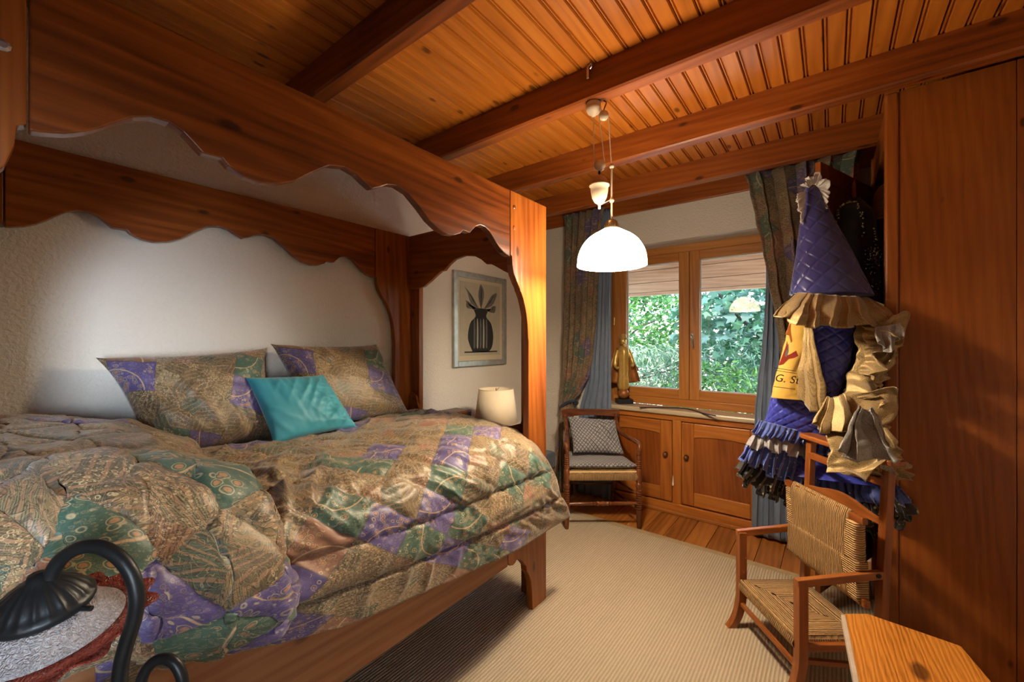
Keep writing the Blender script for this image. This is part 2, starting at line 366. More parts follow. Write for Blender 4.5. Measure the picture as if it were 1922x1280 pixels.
def sisal():
    m = N('ribbed_sisal'); v = m.obj(); wv = m.n('TexWave', wave_type='BANDS', bands_direction='X'); m.link(v, wv.inputs['Vector']); wv.inputs['Scale'].default_value = 22; wv.inputs['Distortion'].default_value = .5; wv.inputs['Detail'].default_value = 2; wv.inputs['Detail Scale'].default_value = 6
    n2 = m.noise(m.mapping(v, (1, .3, 1)), 170, 2)
    m.col(m.mix(m.math('MULTIPLY', wv.outputs['Fac'], .8), m.mix(n2, (.34, .275, .19), (.45, .37, .26)), m.mix(n2, (.54, .46, .34), (.64, .56, .43)))); m.set(Roughness=.95); m.bump(wv.outputs['Fac'], .5, .006); return m.m
M_rug = sisal(); M_rugedge = plain('rug_binding', (.40, .30, .17), .9, vary=.15)
M_iron = plain('black_iron', (.018, .020, .022), .42, .5, vary=.3); M_ironedge = M_iron
M_brass = plain('aged_brass', (.22, .15, .07), .35, .9, vary=.2); M_chrome = plain('brushed_metal', (.50, .50, .52), .3, .9)
M_cream = plain('cream_porcelain', (.72, .62, .46), .3, vary=.05); M_cord = plain('cream_cord', (.62, .50, .38), .8)
M_opal = N('opal_glass_lit'); M_opal.col((.9, .85, .75)); M_opal.set(Roughness=.25, Emission_Color=(1, .80, .56, 1), Emission_Strength=22); M_opal = M_opal.m
def glass(name, tint=(1, 1, 1)):
    m = N(name); tr = m.n('BsdfTransparent'); tr.inputs[0].default_value = (*tint, 1); gl = m.n('BsdfGlossy'); gl.inputs['Roughness'].default_value = .02
    fz = m.n('Fresnel'); fz.inputs[0].default_value = 1.25; mx = m.n('MixShader'); m.link(fz.outputs[0], mx.inputs[0]); m.link(tr.outputs[0], mx.inputs[1]); m.link(gl.outputs[0], mx.inputs[2])
    m.link(mx.outputs[0], m.t.nodes['Material Output'].inputs[0]); return m.m
M_glass = glass('window_glass', (.97, .99, .98))
def leaf(name, a, b, c, trans=.35):
    a, b, c = [tuple(x * .72 for x in q) for q in (a, b, c)]
    m = N(name); g = m.n('NewGeometry').outputs['Random Per Island']
    col = m.ramp(g, [(0, a), (.5, b), (1, c)]); m.col(col); m.set(Roughness=.45)
    tl = m.n('BsdfTranslucent'); m.link(col, tl.inputs[0]); mx = m.n('MixShader'); mx.inputs[0].default_value = trans
    m.link(m.b.outputs[0], mx.inputs[1]); m.link(tl.outputs[0], mx.inputs[2]); m.link(mx.outputs[0], m.t.nodes['Material Output'].inputs[0]); return m.m

# ================================================================== THE ROOM
XL, XR, YB, YF, ZT = -2.38, .90, 3.463, -1.70, 2.648        # left wall, right wall, window wall, wall behind, ceiling
WX0, WX1, WZ0, WZ1 = -1.69, -.20, .80, 2.22                 # window opening
def struct(o): o['kind'] = 'structure'; return o
struct(G().box(XL - .2, XL, YF, YB + .4, 0, ZT + .1).out('wall_left', MW))
b = G()
b.box(XL, WX0, YB, YB + .40, 0, ZT + .1); b.box(WX1, XR + .2, YB, YB + .40, 0, ZT + .1); b.box(WX0, WX1, YB, YB + .40, WZ1, ZT + .1); b.box(WX0, WX1, YB + .22, YB + .40, 0, WZ0)
struct(b.out('wall_back', MW))
struct(G().box(XL, XR, YF - .15, YF, 0, ZT + .1).out('wall_front', MW))
b = G()
b.box(XR, XR + .2, YF, -1.0, 0, ZT + .1); b.box(XR, XR + .2, -.25, YB, 0, ZT + .1); b.box(XR, XR + .2, -1.0, -.25, 0, .9); b.box(XR, XR + .2, -1.0, -.25, 1.72, ZT + .1)
struct(b.out('wall_right', MW))
# second window, in the right-hand wall beside the camera
w2 = thing('window_2', None, None, (XR + .1, -.62, .9), kind='structure')
for y in (-1.0, -.655, -.31):
    G().box(XR + .06, XR + .12, y, y + .06, .9, 1.72).out('window_frame', wd('win', 'Z'), w2)
for z in (.9, 1.665): G().box(XR + .062, XR + .118, -.94, -.31, z, z + .055).out('window_frame', wd('win', 'Y'), w2)
for y in (-.94, -.595): G().box(XR + .088, XR + .092, y, y + .285, .955, 1.665).out('pane', M_glass, w2)
# floor
fl = struct(G().box(XL - .2, XR + .2, YF, YB + .4, -.06, -.02).out('floor', wd('floor', 'Y'), org=(0, 0, -.06)))
pw = .142; k = 0
fp = G().box(0.0015, pw - .0015, 0, YB - YF, -.02, 0).out('plank', wd('floor', 'Y'), fl, bev=.0015)
fp.location = (XL, YF, 0)
copies(fp, fl, [((i + 1) * pw, 0, 0) for i in range(int((XR - XL) / pw))])
# ceiling: deck, tongue-and-groove boards, beams
ce = struct(G().box(XL - .2, XR + .2, YF, YB + .4, ZT + .022, ZT + .1).out('ceiling', wd('beam', 'Y'), org=(0, 0, ZT + .022)))
pw = .0747
prof = [(0.0015, .022), (0.0015, .010), (.0045, .002), (.0085, .002), (.0115, .010), (.0145, .010), (.0185, 0), (pw - .005, 0), (pw - .0015, .008), (pw - .0015, .022)]
bd = G().prism(prof, lambda x, z: (x, YF, ZT + z), lambda x, z: (x, YB, ZT + z)).out('board', wd('ceil', 'Y'), ce)
x0 = -.027 - 32 * pw
bd.location = (x0, 0, 0)
copies(bd, ce, [(i * pw, 0, 0) for i in range(1, 45)])
ZB = 2.5
for y0 in (-1.35, -.60, .155, .92, 1.70, 2.40, 3.035):
    g = G()
    pr = [(y0, ZT), (y0, ZB + .008), (y0 + .008, ZB), (y0 + .067, ZB), (y0 + .075, ZB + .008), (y0 + .075, ZT)]
    g.prism(pr, lambda y, z: (XL, y, z), lambda y, z: ((XR if y0 < 2 else (XR if y0 < 3 else .232)), y, z))
    g.out('beam', wd('beam', 'X'), ce)
# board along the top of the window wall
struct(G().box(XL, XR, YB - .03, YB, 2.50, ZT).out('trim_1', wd('beam', 'X'), bev=.004))
# skirting
struct(G().box(XL, XL + .015, 1.95, YB, 0, .07).out('baseboard_left', wd('cab', 'Y'), bev=.003))
struct(G().box(XL, -1.72, YB - .015, YB, 0, .07).out('baseboard_back', wd('cab', 'X'), bev=.003))
# ------------------------------------------------------------------ window over the cabinet
YW = 3.68
win = thing('window_1', None, None, (-.945, YW, WZ0), kind='structure')
def frame_bar(g, name, par, ax): return g.out(name, wd('win', ax), par, bev=.004)
CX = -.947
frame_bar(G().box(WX0, WX0 + .075, YW, YW + .09, .84, WZ1), 'frame_post', win, 'Z')
frame_bar(G().box(WX1 - .075, WX1, YW, YW + .09, .84, WZ1), 'frame_post', win, 'Z')
frame_bar(G().box(WX0 + .075, WX1 - .075, YW, YW + .09, WZ1 - .062, WZ1), 'frame_head', win, 'X')
frame_bar(G().box(WX0 + .075, WX1 - .075, YW - .03, YW + .09, .84, .905), 'frame_sill', win, 'X')
def sash(x0, x1, sw0, sw1):
    z0, z1 = .905, WZ1 - .066; y0, y1 = YW - .018, YW + .045
    s = G().box(x0, x0 + sw0, y0, y1, z0, z1).out('sash', wd('win', 'Z'), win, bev=.004)
    frame_bar(G().box(x1 - sw1, x1, y0, y1, z0, z1), 'stile', s, 'Z')
    frame_bar(G().box(x0 + sw0, x1 - sw1, y0, y1, z0, .985), 'rail', s, 'X')
    frame_bar(G().box(x0 + sw0, x1 - sw1, y0, y1, 2.08, z1), 'rail', s, 'X')
    G().box(x0 + sw0, x1 - sw1, YW + .030, YW + .034, .985, 2.08).out('pane', M_glass, s)
    g = G(); e = .006                                       # pale glazing bead
    for a in ((x0 + sw0, x0 + sw0 + e, .985, 2.08), (x1 - sw1 - e, x1 - sw1, .985, 2.08), (x0 + sw0, x1 - sw1, .985, .985 + e), (x0 + sw0, x1 - sw1, 2.08 - e, 2.08)):
        g.box(a[0], a[1], YW + .012, YW + .03, a[2], a[3])
    g.out('glazing_bead', plain('glazing_seal', (.75, .74, .70), .6), s)
    return s
sash(WX0 + .078, CX - .002, .115, .083); sr = sash(CX + .002, WX1 - .078, .078, .115)
# handle
h = G().box(CX + .012, CX + .036, YW - .024, YW - .018, 1.40, 1.465).out('handle', M_chrome, sr, bev=.003)
G().tube(smooth_path([(CX + .024, YW - .024, 1.447), (CX + .024, YW - .05, 1.449), (CX + .026, YW - .056, 1.43), (CX + .034, YW - .05, 1.375), (CX + .036, YW - .046, 1.345)]), .006, 8).out('handle', M_chrome, sr, smooth=True)
for z in (1.05, 1.55, 2.0): G().lathe([(.006, 0), (.006, .07)], (WX0 + .076, YW - .02, z), 8).out('hinge', M_brass, win)
# outside reveal and eave
struct(G().box(WX0 - .05, WX0 + .10, YB + .33, YB + .42, .75, 2.3).out('trim_2', M_out))
# ------------------------------------------------------------------ cabinet under the window
YC = YB
cb = thing('window_cabinet', 'orange wooden cabinet with two panelled doors under the window', 'cabinet', (-1.0, YC, 0))
CX0, CX1 = WX0, -.21
ax = 'X'
g = G(); g.box(CX0, CX1, YC + .02, YC + .215, .05, .80); g.out('body', wd('cab', 'X'), cb)
G().box(CX0, CX1, YC - .012, YC + .02, .0, .085).out('plinth', wd('cab', 'X'), cb, bev=.006)
G().box(CX0, CX1, YC - .03, YC - .012, .0, .028).out('plinth_moulding', wd('floor', 'X'), cb, bev=.006)
G().box(CX0, CX1, YC, YC + .02, .755, .80).out('face_rail', wd('cab', 'X'), cb, bev=.002)
for a, c in ((CX0, -1.605), (-1.024, -.957), (-.372, CX1)): G().box(a, c, YC, YC + .02, .085, .755).out('face_stile', wd('cab', 'Z'), cb, bev=.002)
def cab_door(x0, x1, kx):
    z0, z1 = .095, .748; y0, y1 = YC - .006, YC + .012; s = .093
    d = G().box(x0 + s - .01, x1 - s + .01, YC + .004, YC + .010, z0 + s - .01, z1 - s + .01).out('door', wd('panel', 'Z'), cb)
    for a, c in ((x0, x0 + s), (x1 - s, x1)): G().box(a, c, y0, y1, z0, z1).out('stile', wd('cab', 'Z'), d, bev=.005)
    G().box(x0 + s, x1 - s, y0, y1, z0, z0 + .108).out('rail', wd('cab', 'X'), d, bev=.005)
    n = 10; w = x1 - x0 - 2 * s
    pts = [(x0 + s, z1), (x0 + s, z1 - .115)] + [(x0 + s + w * (i / n), z1 - .105 + .012 * math.sin(PI * i / n) - .004) for i in range(1, n)] + [(x1 - s, z1 - .115), (x1 - s, z1)]
    G().prism(pts, lambda a, c: (a, y0, c), lambda a, c: (a, y1, c)).out('rail', wd('cab', 'X'), d, bev=.005)
    G().lathe([(.006, 0), (.006, .012), (.015, .016), (.018, .024), (.014, .032), (.0, .035)], (kx, y0, .475), 14, axis=(0, -1, 0)).out('knob', wd('chair', 'Z'), d, smooth=True)
    G().lathe([(.020, 0), (.020, .003), (.0, .003)], (kx, y0, .475), 14, axis=(0, -1, 0)).out('knob_plate', M_brass, d)
cab_door(-1.60, -1.028, -1.078); cab_door(-.953, -.377, -.915)
# white key tassel
g = G().lathe([(.0, 0), (.007, .004), (.009, .02), (.004, .06), (.002, .085), (0, .09)], (-1.017, YC - .012, .225), 10, ell=(1, .6)); setp(g.out('key_tassel', plain('white_tassel', (.8, .72, .66), .8), smooth=True), 'small white tassel hanging beside the knob of a cabinet door', 'tassel')
# stone-coloured sill board
sl = G().box(CX0, CX1, YC - .028, YW - .03, .80, .84).out('window_sill', plain('pale_wood_sill', (.52, .44, .31), .3, vary=.12), bev=.012)
setp(sl, 'pale polished sill board lying on the window cabinet', 'window sill')

# ================================================================== OUTSIDE
ev = thing('roof_eave', 'weathered wooden eave boards above the view outside the window', 'eave', (-1, 4.95, 2.0))
zs = [1.945, 1.985, 2.10, 2.25, 2.45]
for i, (a, c) in enumerate(zip(zs, zs[1:])):
    G().box(-4.0, 2.0, 4.95 + i * .004, 5.0 + i * .004, a + .003, c - .003).out('board', wd('eave', 'X'), ev, bev=.002)
G().box(-4.0, 2.0, 3.9, 4.95, 2.42, 2.45).out('soffit', wd('eave', 'X'), ev)
setp(G().box(-9, 7, 4.0, 30, -1.3, -1.2).out('garden_ground', plain('pale_bounce_ground', (.62, .60, .54), .9, vary=.2)), 'ground outside the window, made pale to bounce daylight in', 'ground', kind='stuff')  # pale surface added so the ground bounces daylight up onto the window reveal
hb = G(); hn = 24
hv = [(-16 + 30 * i / hn, 21 + 1.5 * math.sin(i), -1.2 + (3.1 + .6 * math.sin(i * .7) + .5 * math.sin(i * 1.9)) * (j)) for j in (0, 1) for i in range(hn + 1)]
hv += [(x, y + 5, z) for x, y, z in hv]
m = hn + 1
hf = [(i, i + 1, m + i + 1, m + i) for i in range(hn)] + [(2 * m + i, 3 * m + i, 3 * m + i + 1, 2 * m + i + 1) for i in range(hn)] + [(m + i, m + i + 1, 3 * m + i + 1, 3 * m + i) for i in range(hn)]
struct(mesh('hillside', hv, hf, plain('dry_hillside', (.58, .52, .36), .95, vary=.3)))
def leaves(c, rad, n, size, shape='round', seed=1, droop=0.0, shell=.55):
    rnd = random.Random(seed); g = G(); c = Vector(c)
    for _ in range(n):
        while True:
            p = Vector((rnd.uniform(-1, 1), rnd.uniform(-1, 1), rnd.uniform(-1, 1)))
            if shell < p.length < 1: break
        q = c + Vector((p.x * rad[0], p.y * rad[1], p.z * rad[2]))
        q += noise.noise_vector(q * 1.3) * .25 * min(rad)
        d = Vector((rnd.gauss(0, 1), rnd.gauss(0, 1), rnd.gauss(0, .6) - droop)).normalized()
        nn = (p * .6 + Vector((rnd.gauss(0, .5), rnd.gauss(0, .5) - .2, .8 + rnd.gauss(0, .4)))).normalized()
        sx = d.cross(nn)
        if sx.length < .05: continue
        sx.normalize(); nn = sx.cross(d); L = size * rnd.uniform(.6, 1.25); w = L * (.42 if shape == 'round' else (.55 if shape == 'maple' else .16))
        if shape == 'maple':
            pts = [(0, 0), (.5, .15), (.95, .05), (.62, .42), (.9, .78), (.35, .68), (0, 1.1), (-.35, .68), (-.9, .78), (-.62, .42), (-.95, .05), (-.5, .15)]
            vs = [q + d * (L * b_ * .8) + sx * (a_ * w) + nn * (-.18 * L * abs(a_)) for a_, b_ in pts]
            g.add(vs + [q + d * L * .35], [(i, (i + 1) % 12, 12) for i in range(12)])
        else:
            vs = [q, q + d * L * .35 + sx * w * .5 - nn * L * .05, q + d * L - nn * L * .15, q + d * L * .35 - sx * w * .5 - nn * L * .05, q + d * L * .4 + nn * L * .05]
            g.add(vs, [(0, 1, 4), (1, 2, 4), (2, 3, 4), (3, 0, 4)])
    return g
def branch(g, a, b, r0, r1, seed):
    rnd = random.Random(seed); a, b = Vector(a), Vector(b); pts = [a.lerp(b, t / 5) + Vector((rnd.uniform(-.06, .06), rnd.uniform(-.06, .06), 0)) * (1 if 0 < t < 5 else 0) for t in range(6)]
    g.tube(pts, [r0 + (r1 - r0) * t / 5 for t in range(6)], 7)
L_maple = leaf('maple_leaf', (.05, .17, .07), (.12, .30, .16), (.27, .44, .36))
L_green = leaf('laurel_leaf', (.035, .13, .02), (.09, .26, .03), (.20, .40, .09))
L_pale = leaf('pale_leaf', (.16, .30, .16), (.30, .44, .27), (.52, .58, .42))
L_box = leaf('boxwood_leaf', (.10, .15, .05), (.22, .29, .12), (.40, .43, .25))
L_back = leaf('backdrop_leaf', (.03, .10, .03), (.08, .22, .07), (.18, .34, .20))
bark = plain('bark', (.07, .055, .045), .9, vary=.4)
def tree(label, base, c, rad, n, size, shape, mat, seed, trunk=.05, droop=0, nb=5, shell=.5):
    t = thing('tree', label, 'tree', base, group='trees and shrubs outside the window')
    leaves(c, rad, n, size, shape, seed, droop, shell).out('foliage', mat, t)['kind'] = 'stuff'
    rnd = random.Random(seed + 50); g = G(); cc = Vector(c); branch(g, base, cc, trunk, trunk * .5, seed); g.out('trunk', bark, t, smooth=True)
    for k in range(nb):
        g = G(); e = cc + Vector((rnd.uniform(-.8, .8) * rad[0], rnd.uniform(-.7, .3) * rad[1], rnd.uniform(-.3, .9) * rad[2])); branch(g, cc - Vector((0, 0, rad[2] * .4)), e, trunk * .45, trunk * .12, seed + k)
        g.out('branch', bark, t, smooth=True)
tree('maple with large blue-green leaves filling the right window pane', (-.55, 6.9, -1.2), (-.75, 7.1, 1.75), (1.35, .9, 1.0), 1500, .17, 'maple', L_maple, 3, .06, shell=.35)
tree('bright green laurel tree at the upper part of the left window pane', (-3.6, 8.2, -1.2), (-3.35, 7.9, 1.75), (1.5, .9, .95), 2600, .15, 'round', L_green, 5, .06)
tree('pale drooping shrub across the middle of the left window pane', (-2.55, 6.6, -1.2), (-2.5, 6.5, .95), (1.15, .6, .42), 2200, .14, 'thin', L_pale, 8, .03, droop=.9)
tree('small-leaved boxwood bush at the bottom left of the window', (-2.45, 5.7, -1.2), (-2.42, 5.7, .35), (.55, .45, .75), 3200, .045, 'round', L_box, 11, .02)
tree('light green bush along the bottom of the right window pane', (-1.05, 5.9, -1.2), (-1.1, 6.0, .45), (1.0, .5, .62), 1700, .11, 'round', L_green, 13, .03)
tree('teal-green low shrub in the middle of the right window pane', (-1.1, 6.5, -1.2), (-1.0, 6.5, 1.05), (1.1, .5, .35), 1700, .10, 'thin', L_maple, 17, .03, droop=.4)
tree('dark leafy tree standing behind the other trees', (-3.0, 11, -1.2), (-2.8, 11, 1.5), (3.2, 1.2, 2.0), 4200, .22, 'round', L_back, 19, .09)
tree('bright leafy tree farthest to the right behind the maple', (.2, 10.5, -1.2), (.1, 10.5, 1.2), (2.0, 1.2, 1.5), 1500, .22, 'round', L_back, 23, .09)

# ================================================================== RUG
rg = thing('rug', 'large cream ribbed sisal rug lying on the plank floor', 'rug', (-.8, .9, 0))
RX0, RX1, RY0, RY1, RB = -2.05, .55, -1.2, 3.0, .055
G().box(RX0 + RB, RX1 - RB, RY0 + RB, RY1 - RB, 0, .010).out('field', M_rug, rg)
G().box(RX0, RX1, RY1 - RB, RY1, 0, .011).out('border', M_rugedge, rg, bev=.003)
G().box(RX0, RX1, RY0, RY0 + RB, 0, .011).out('border', M_rugedge, rg, bev=.003)
G().box(RX0, RX0 + RB, RY0 + RB, RY1 - RB, 0, .011).out('border', M_rugedge, rg, bev=.003)
G().box(RX1 - RB, RX1, RY0 + RB, RY1 - RB, 0, .011).out('border', M_rugedge, rg, bev=.003)
ZR = .010
# ================================================================== FOUR-POSTER BED
bed = thing('four_poster_bed', 'tall wooden four-poster bed with scalloped canopy boards against the left wall', 'bed', (-1.78, .815, ZR))
XF, XK, YM, ZTOP = -1.222, -2.355, .8155, 2.125
YN, YE = -.254, 1.885
half = [(.0, 1.912), (.031, 1.927), (.06, 1.944), (.10, 1.952), (.15, 1.940), (.203, 1.902), (.25, 1.863), (.295, 1.840), (.342, 1.829), (.382, 1.833), (.418, 1.848), (.433, 1.864), (.474, 1.862), (.497, 1.884), (.513, 1.898), (.540, 1.910), (.572, 1.909), (.600, 1.897), (.625, 1.877), (.65, 1.854), (.677, 1.833), (.705, 1.818), (.738, 1.808), (.752, 1.806)]
wave = [(YM - a, z) for a, z in reversed(half)] + [(YM + a, z) for a, z in half[1:]]
rail_out = [(wave[0][0], ZTOP), *wave, (wave[-1][0], ZTOP)]
for x0, x1 in ((XF - .034, XF), (XK, XK + .034)):
    G().prism(rail_out, lambda y, z: (x0, y, z), lambda y, z: (x1, y, z)).out('canopy_board', wd('bed', 'Y'), bed, bev=.003)
# corner posts: one board along the side, one along the end
inner = [(1.571, ZTOP), (1.571, 1.815), (1.583, 1.809), (1.586, 1.77), (1.598, 1.727), (1.622, 1.69), (1.646, 1.661), (1.650, 1.648), (1.658, 1.640), (1.676, 1.61), (1.690, 1.575), (1.704, 1.53), (1.712, 1.484), (1.717, 1.42), (1.721, 1.40), (1.721, .80), (1.552, .80), (1.552, .345), (1.565, .322), (1.590, .312), (1.605, .316), (1.620, .326), (1.640, .322), (1.662, .305), (1.690, .275), (1.700, .262), (1.704, .235), (1.725, .205), (1.744, .165), (1.752, .11), (1.757, ZR)]
post = inner + [(YE, ZR), (YE, ZTOP)]
for x0, x1 in ((XF - .036, XF + .001), (XK, XK + .036)):
    for far in (1, 0):
        pts = post if far else [(2 * YM - y, z) for y, z in reversed(post)]
        p = G().prism(pts, lambda y, z: (x0, y, z), lambda y, z: (x1, y, z)).out('post_board', wd('bed', 'Z'), bed, bev=.003)
        if x1 > -2:
            for z in (1.95, 2.05):
                yy = 1.60 if far else 2 * YM - 1.60
                G().lathe([(.011, 0), (.011, .002), (.006, .005), (0, .005)], (x1, yy, z), 10, axis=(1, 0, 0)).out('peg', wd('beam', 'X') if far else M_chrome, p)
for yc, sgn in ((YE - .036, 1), (YN, -1)):
    ya, yb2 = yc, yc + .036
    for x0, x1 in ((XF - .037 - .105, XF - .037), (XK + .037, XK + .037 + .09)):
        G().box(x0, x1, ya, yb2, ZR, ZTOP).out('post_board', wd('bed', 'Z'), bed, bev=.003)
    a, c = XK + .037, XF - .037; mid = (a + c) / 2; w = (c - a) / 2
    arch = [(-1, 1.76), (-.86, 1.755), (-.72, 1.765), (-.58, 1.80), (-.46, 1.835), (-.40, 1.850), (-.34, 1.852), (-.26, 1.885), (-.16, 1.912), (-.0, 1.925), (.16, 1.912), (.26, 1.885), (.34, 1.852), (.40, 1.850), (.46, 1.835), (.58, 1.80), (.72, 1.765), (.86, 1.755), (1, 1.76)]
    pts = [(a, ZTOP)] + [(mid + w * q, z) for q, z in arch] + [(c, ZTOP)]
    y0 = ya - .012 if sgn > 0 else yb2 - .012
    G().prism(pts, lambda x, z: (x, y0, z), lambda x, z: (x, y0 + .024, z)).out('canopy_board', wd('bed', 'X'), bed, bev=.003)
    # low end panel with scrolled shoulders
    q = [(a, .25), (c, .25), (c, 1.03), (c - .02, 1.045), (c - .05, 1.04), (c - .075, 1.02), (c - .085, .985), (c - .10, .945), (c - .18, .92), (mid, .915), (a + .18, .92), (a + .10, .945), (a + .085, .985), (a + .075, 1.02), (a + .05, 1.04), (a + .02, 1.045), (a, 1.03)]
    G().prism(q, lambda x, z: (x, y0 - .002, z), lambda x, z: (x, y0 + .026, z)).out('end_panel', wd('bed', 'X'), bed, bev=.003)
G().box(XF - .034, XF - .002, 2 * YM - 1.552, 1.552, .322, .80).out('side_rail', wd('raw', 'Y'), bed, bev=.003)
G().box(XK, XK + .034, 2 * YM - 1.552, 1.552, .322, .80).out('side_rail', wd('raw', 'Y'), bed, bev=.003)
G().box(XK + .036, XF - .036, YN + .05, YE - .06, .40, .43).out('bed_base', wd('raw', 'Y'), bed)
setp(G().box(XK + .04, XF - .04, YN + .055, YE - .065, .43, .865).out('mattress', plain('dark_ticking', (.03, .03, .035), .9), bev=.04), 'dark mattress hidden under the patchwork duvets on the bed', 'mattress')
# ------------------------------------------------------------------ duvets
hem_px = [(1047, 985), (1010, 1008), (940, 1045), (860, 1085), (760, 1125), (640, 1175), (520, 1210), (400, 1238), (300, 1250)]
hem = sorted([(p.y, p.z) for p in (at(u, v, X=-1.115) for u, v in hem_px)])
def nz(p, s, o=0): return noise.noise(Vector((p[0] * s[0] + o, p[1] * s[1] + o * 1.7, o)))
def wr(u, v, o):                                            # wrinkles of a satin cover, u and v in metres
    a = 0
    for (ang, f, amp, k) in ((.5, 8, .016, 1), (-.7, 12, .011, 2), (1.35, 17, .007, 3), (.1, 26, .003, 4)):
        x, y = u * math.cos(ang) + v * math.sin(ang), -u * math.sin(ang) + v * math.cos(ang)
        n_ = noise.noise(Vector((x * f, y * 2.2, o + k * 7.1))); msk = max(0, noise.noise(Vector((u * 2.2, v * 2.2, o + k * 3.3))) + .25)
        a += amp * (1 - min(1, abs(n_) * 2.6)) ** 1.5 * msk * 2.2
    return a
def puff(u, v, cell, rot):
    c, s = math.cos(rot), math.sin(rot); x, y = (u * c - v * s) / cell, (u * s + v * c) / cell
    x -= math.floor(x); y -= math.floor(y); d = min(x, 1 - x, y, 1 - y) * cell
    return .008 * (1 - math.exp(-(d / .016) ** 2))
def displaced(fn, ns, nt, disp):
    P = [[fn(i / ns, j / nt) for i in range(ns + 1)] for j in range(nt + 1)]; out = []
    for j in range(nt + 1):
        for i in range(ns + 1):
            du = P[j][min(i + 1, ns)] - P[j][max(i - 1, 0)]; dv = P[min(j + 1, nt)][i] - P[max(j - 1, 0)][i]
            n_ = dv.cross(du)
            if n_.length > 1e-9: n_.normalize()
            out.append(P[j][i] + n_ * disp(i / ns, j / nt))
    return lambda s, t: out[round(t * nt) * (ns + 1) + round(s * ns)]
cross_x = [(0, -2.30), (.12, -2.14), (.30, -1.86), (.48, -1.55), (.60, -1.33), (.68, -1.215), (.75, -1.145), (.84, -1.118), (1, -1.112)]
def duvetA(s, t):
    yl, yr = .14, ss_table([(0, 1.80), (.50, 1.80), (.60, 1.745), (.66, 1.725), (.72, 1.75), (.82, 1.82), (1, 1.925)], t)
    if t > .6: yr += .03 * (t - .6) / .4
    y = yl + (yr - yl) * s
    zh = lerp_table(hem, y)
    x = ss_table(cross_x, t) if False else lerp_table(cross_x, t)
    ztop = .945 + .012 * math.sin(y * 5) - .02 * max(0, s - .93) / .07
    if t < .60: z = ztop - .03 * (1 - t / .6) ** 2 + .02 * math.sin(PI * t / .6)
    else: 
        q = (t - .60) / .40
        z = ztop * (1 - q) + zh * q + .07 * math.sin(PI * min(1, q * 1.6)) * (1 - q)
    x += .012 * math.sin(y * 9 + 1) * max(0, t - .68) * 2.2
    return Vector((x, y, z))
NS, NT = 190, 170; UA = (1.75, 1.95)
def dispA(s, t):
    u, v = s * UA[0], t * UA[1]; d = wr(u, v, 3.0)
    if t < .80: d += puff(u, v, .165, math.radians(45))
    for hv in (.79, .89): d -= .016 * math.exp(-((t - hv) * UA[1] / .012) ** 2)
    d += .008 * math.sin(PI * min(1, max(0, (t - .8) / .09))) if t > .8 else 0
    return d * min(1, s * 14, (1 - s) * 12 + .25, t * 10, (1 - t) * 12 + .2)
dA = displaced(duvetA, NS, NT, dispA)
q1 = sheet('duvet', dA, NS, NT, M_quilt, uvm=UA)
q1m = q1.modifiers.new('s', 'SOLIDIFY'); q1m.thickness = .022; q1m.offset = -1
setp(q1, 'patchwork duvet with purple diamonds spread over the bed and hanging down its front', 'duvet')
edgeR = [at(u, v, X=x) for u, v, x in ((262, 842, -2.1), (300, 880, -1.85), (345, 940, -1.55), (392, 1000, -1.30), (425, 1070, -1.13), (445, 1140, -1.07), (440, 1205, -1.08))]
def duvetB(s, t):
    x = lerp_table([(0, -2.32), (.10, -2.22), (.30, -1.92), (.5, -1.58), (.64, -1.29), (.74, -1.12), (.84, -1.035), (1, -1.03)], t)
    yb = ss_table([(0, .42), (.3, .46), (.5, .445), (.64, .44), (.78, .445), (.9, .465), (1, .45)], t)
    # s runs over the mound: flat crown, then down its right shoulder and under
    a = ss_table([(0, -.235), (.45, .02), (.62, .16), (.76, .30), (.88, .42), (.95, .455), (1, .43)], s)
    hgt = ss_table([(0, 1.0), (.45, 1.0), (.60, .88), (.76, .72), (.88, .42), (.96, .06), (1, -.16)], s)
    y = a * 1.0 + (yb - .45) * (s ** 2) + (.045 + ss_table([(.50, 0), (.64, .115)], t)) * (1 - s) ** 1.5
    top = ss_table([(0, .15), (.10, .18), (.3, .205), (.5, .195), (.64, .17)], t)
    z = .935 + top * hgt
    if t > .6:
        q = (t - .6) / .4; zh = lerp_table([(-.25, .86), (.16, .84), (.22, .78), (.31, .74), (.5, .70)], y)
        qq = q * q * (3 - 2 * q) if q < .5 else q
        z = z * (1 - q) + zh * q + .13 * math.sin(PI * min(1, q * 1.5)) * (1 - q)
        x -= .10 * max(0, (s - .86) / .14) ** 1.6 * min(1, q * 2)
    return Vector((x, y, z))
UB = (.95, 2.1); NSB, NTB = 120, 150
def dispB(s, t):
    u, v = s * UB[0], t * UB[1]; return (wr(u, v, 11.0) * .75 + puff(u, v, .19, math.radians(38))) * min(1, s * 20 + .2, (1 - s) * 14 + .2, t * 10, (1 - t) * 12 + .2)
q2 = sheet('duvet', displaced(duvetB, NSB, NTB, dispB), NSB, NTB, M_quilt2, uvm=UB)
m = q2.modifiers.new('s', 'SOLIDIFY'); m.thickness = .022; m.offset = -1
setp(q2, 'folded second patchwork duvet heaped up at the near end of the bed', 'duvet')
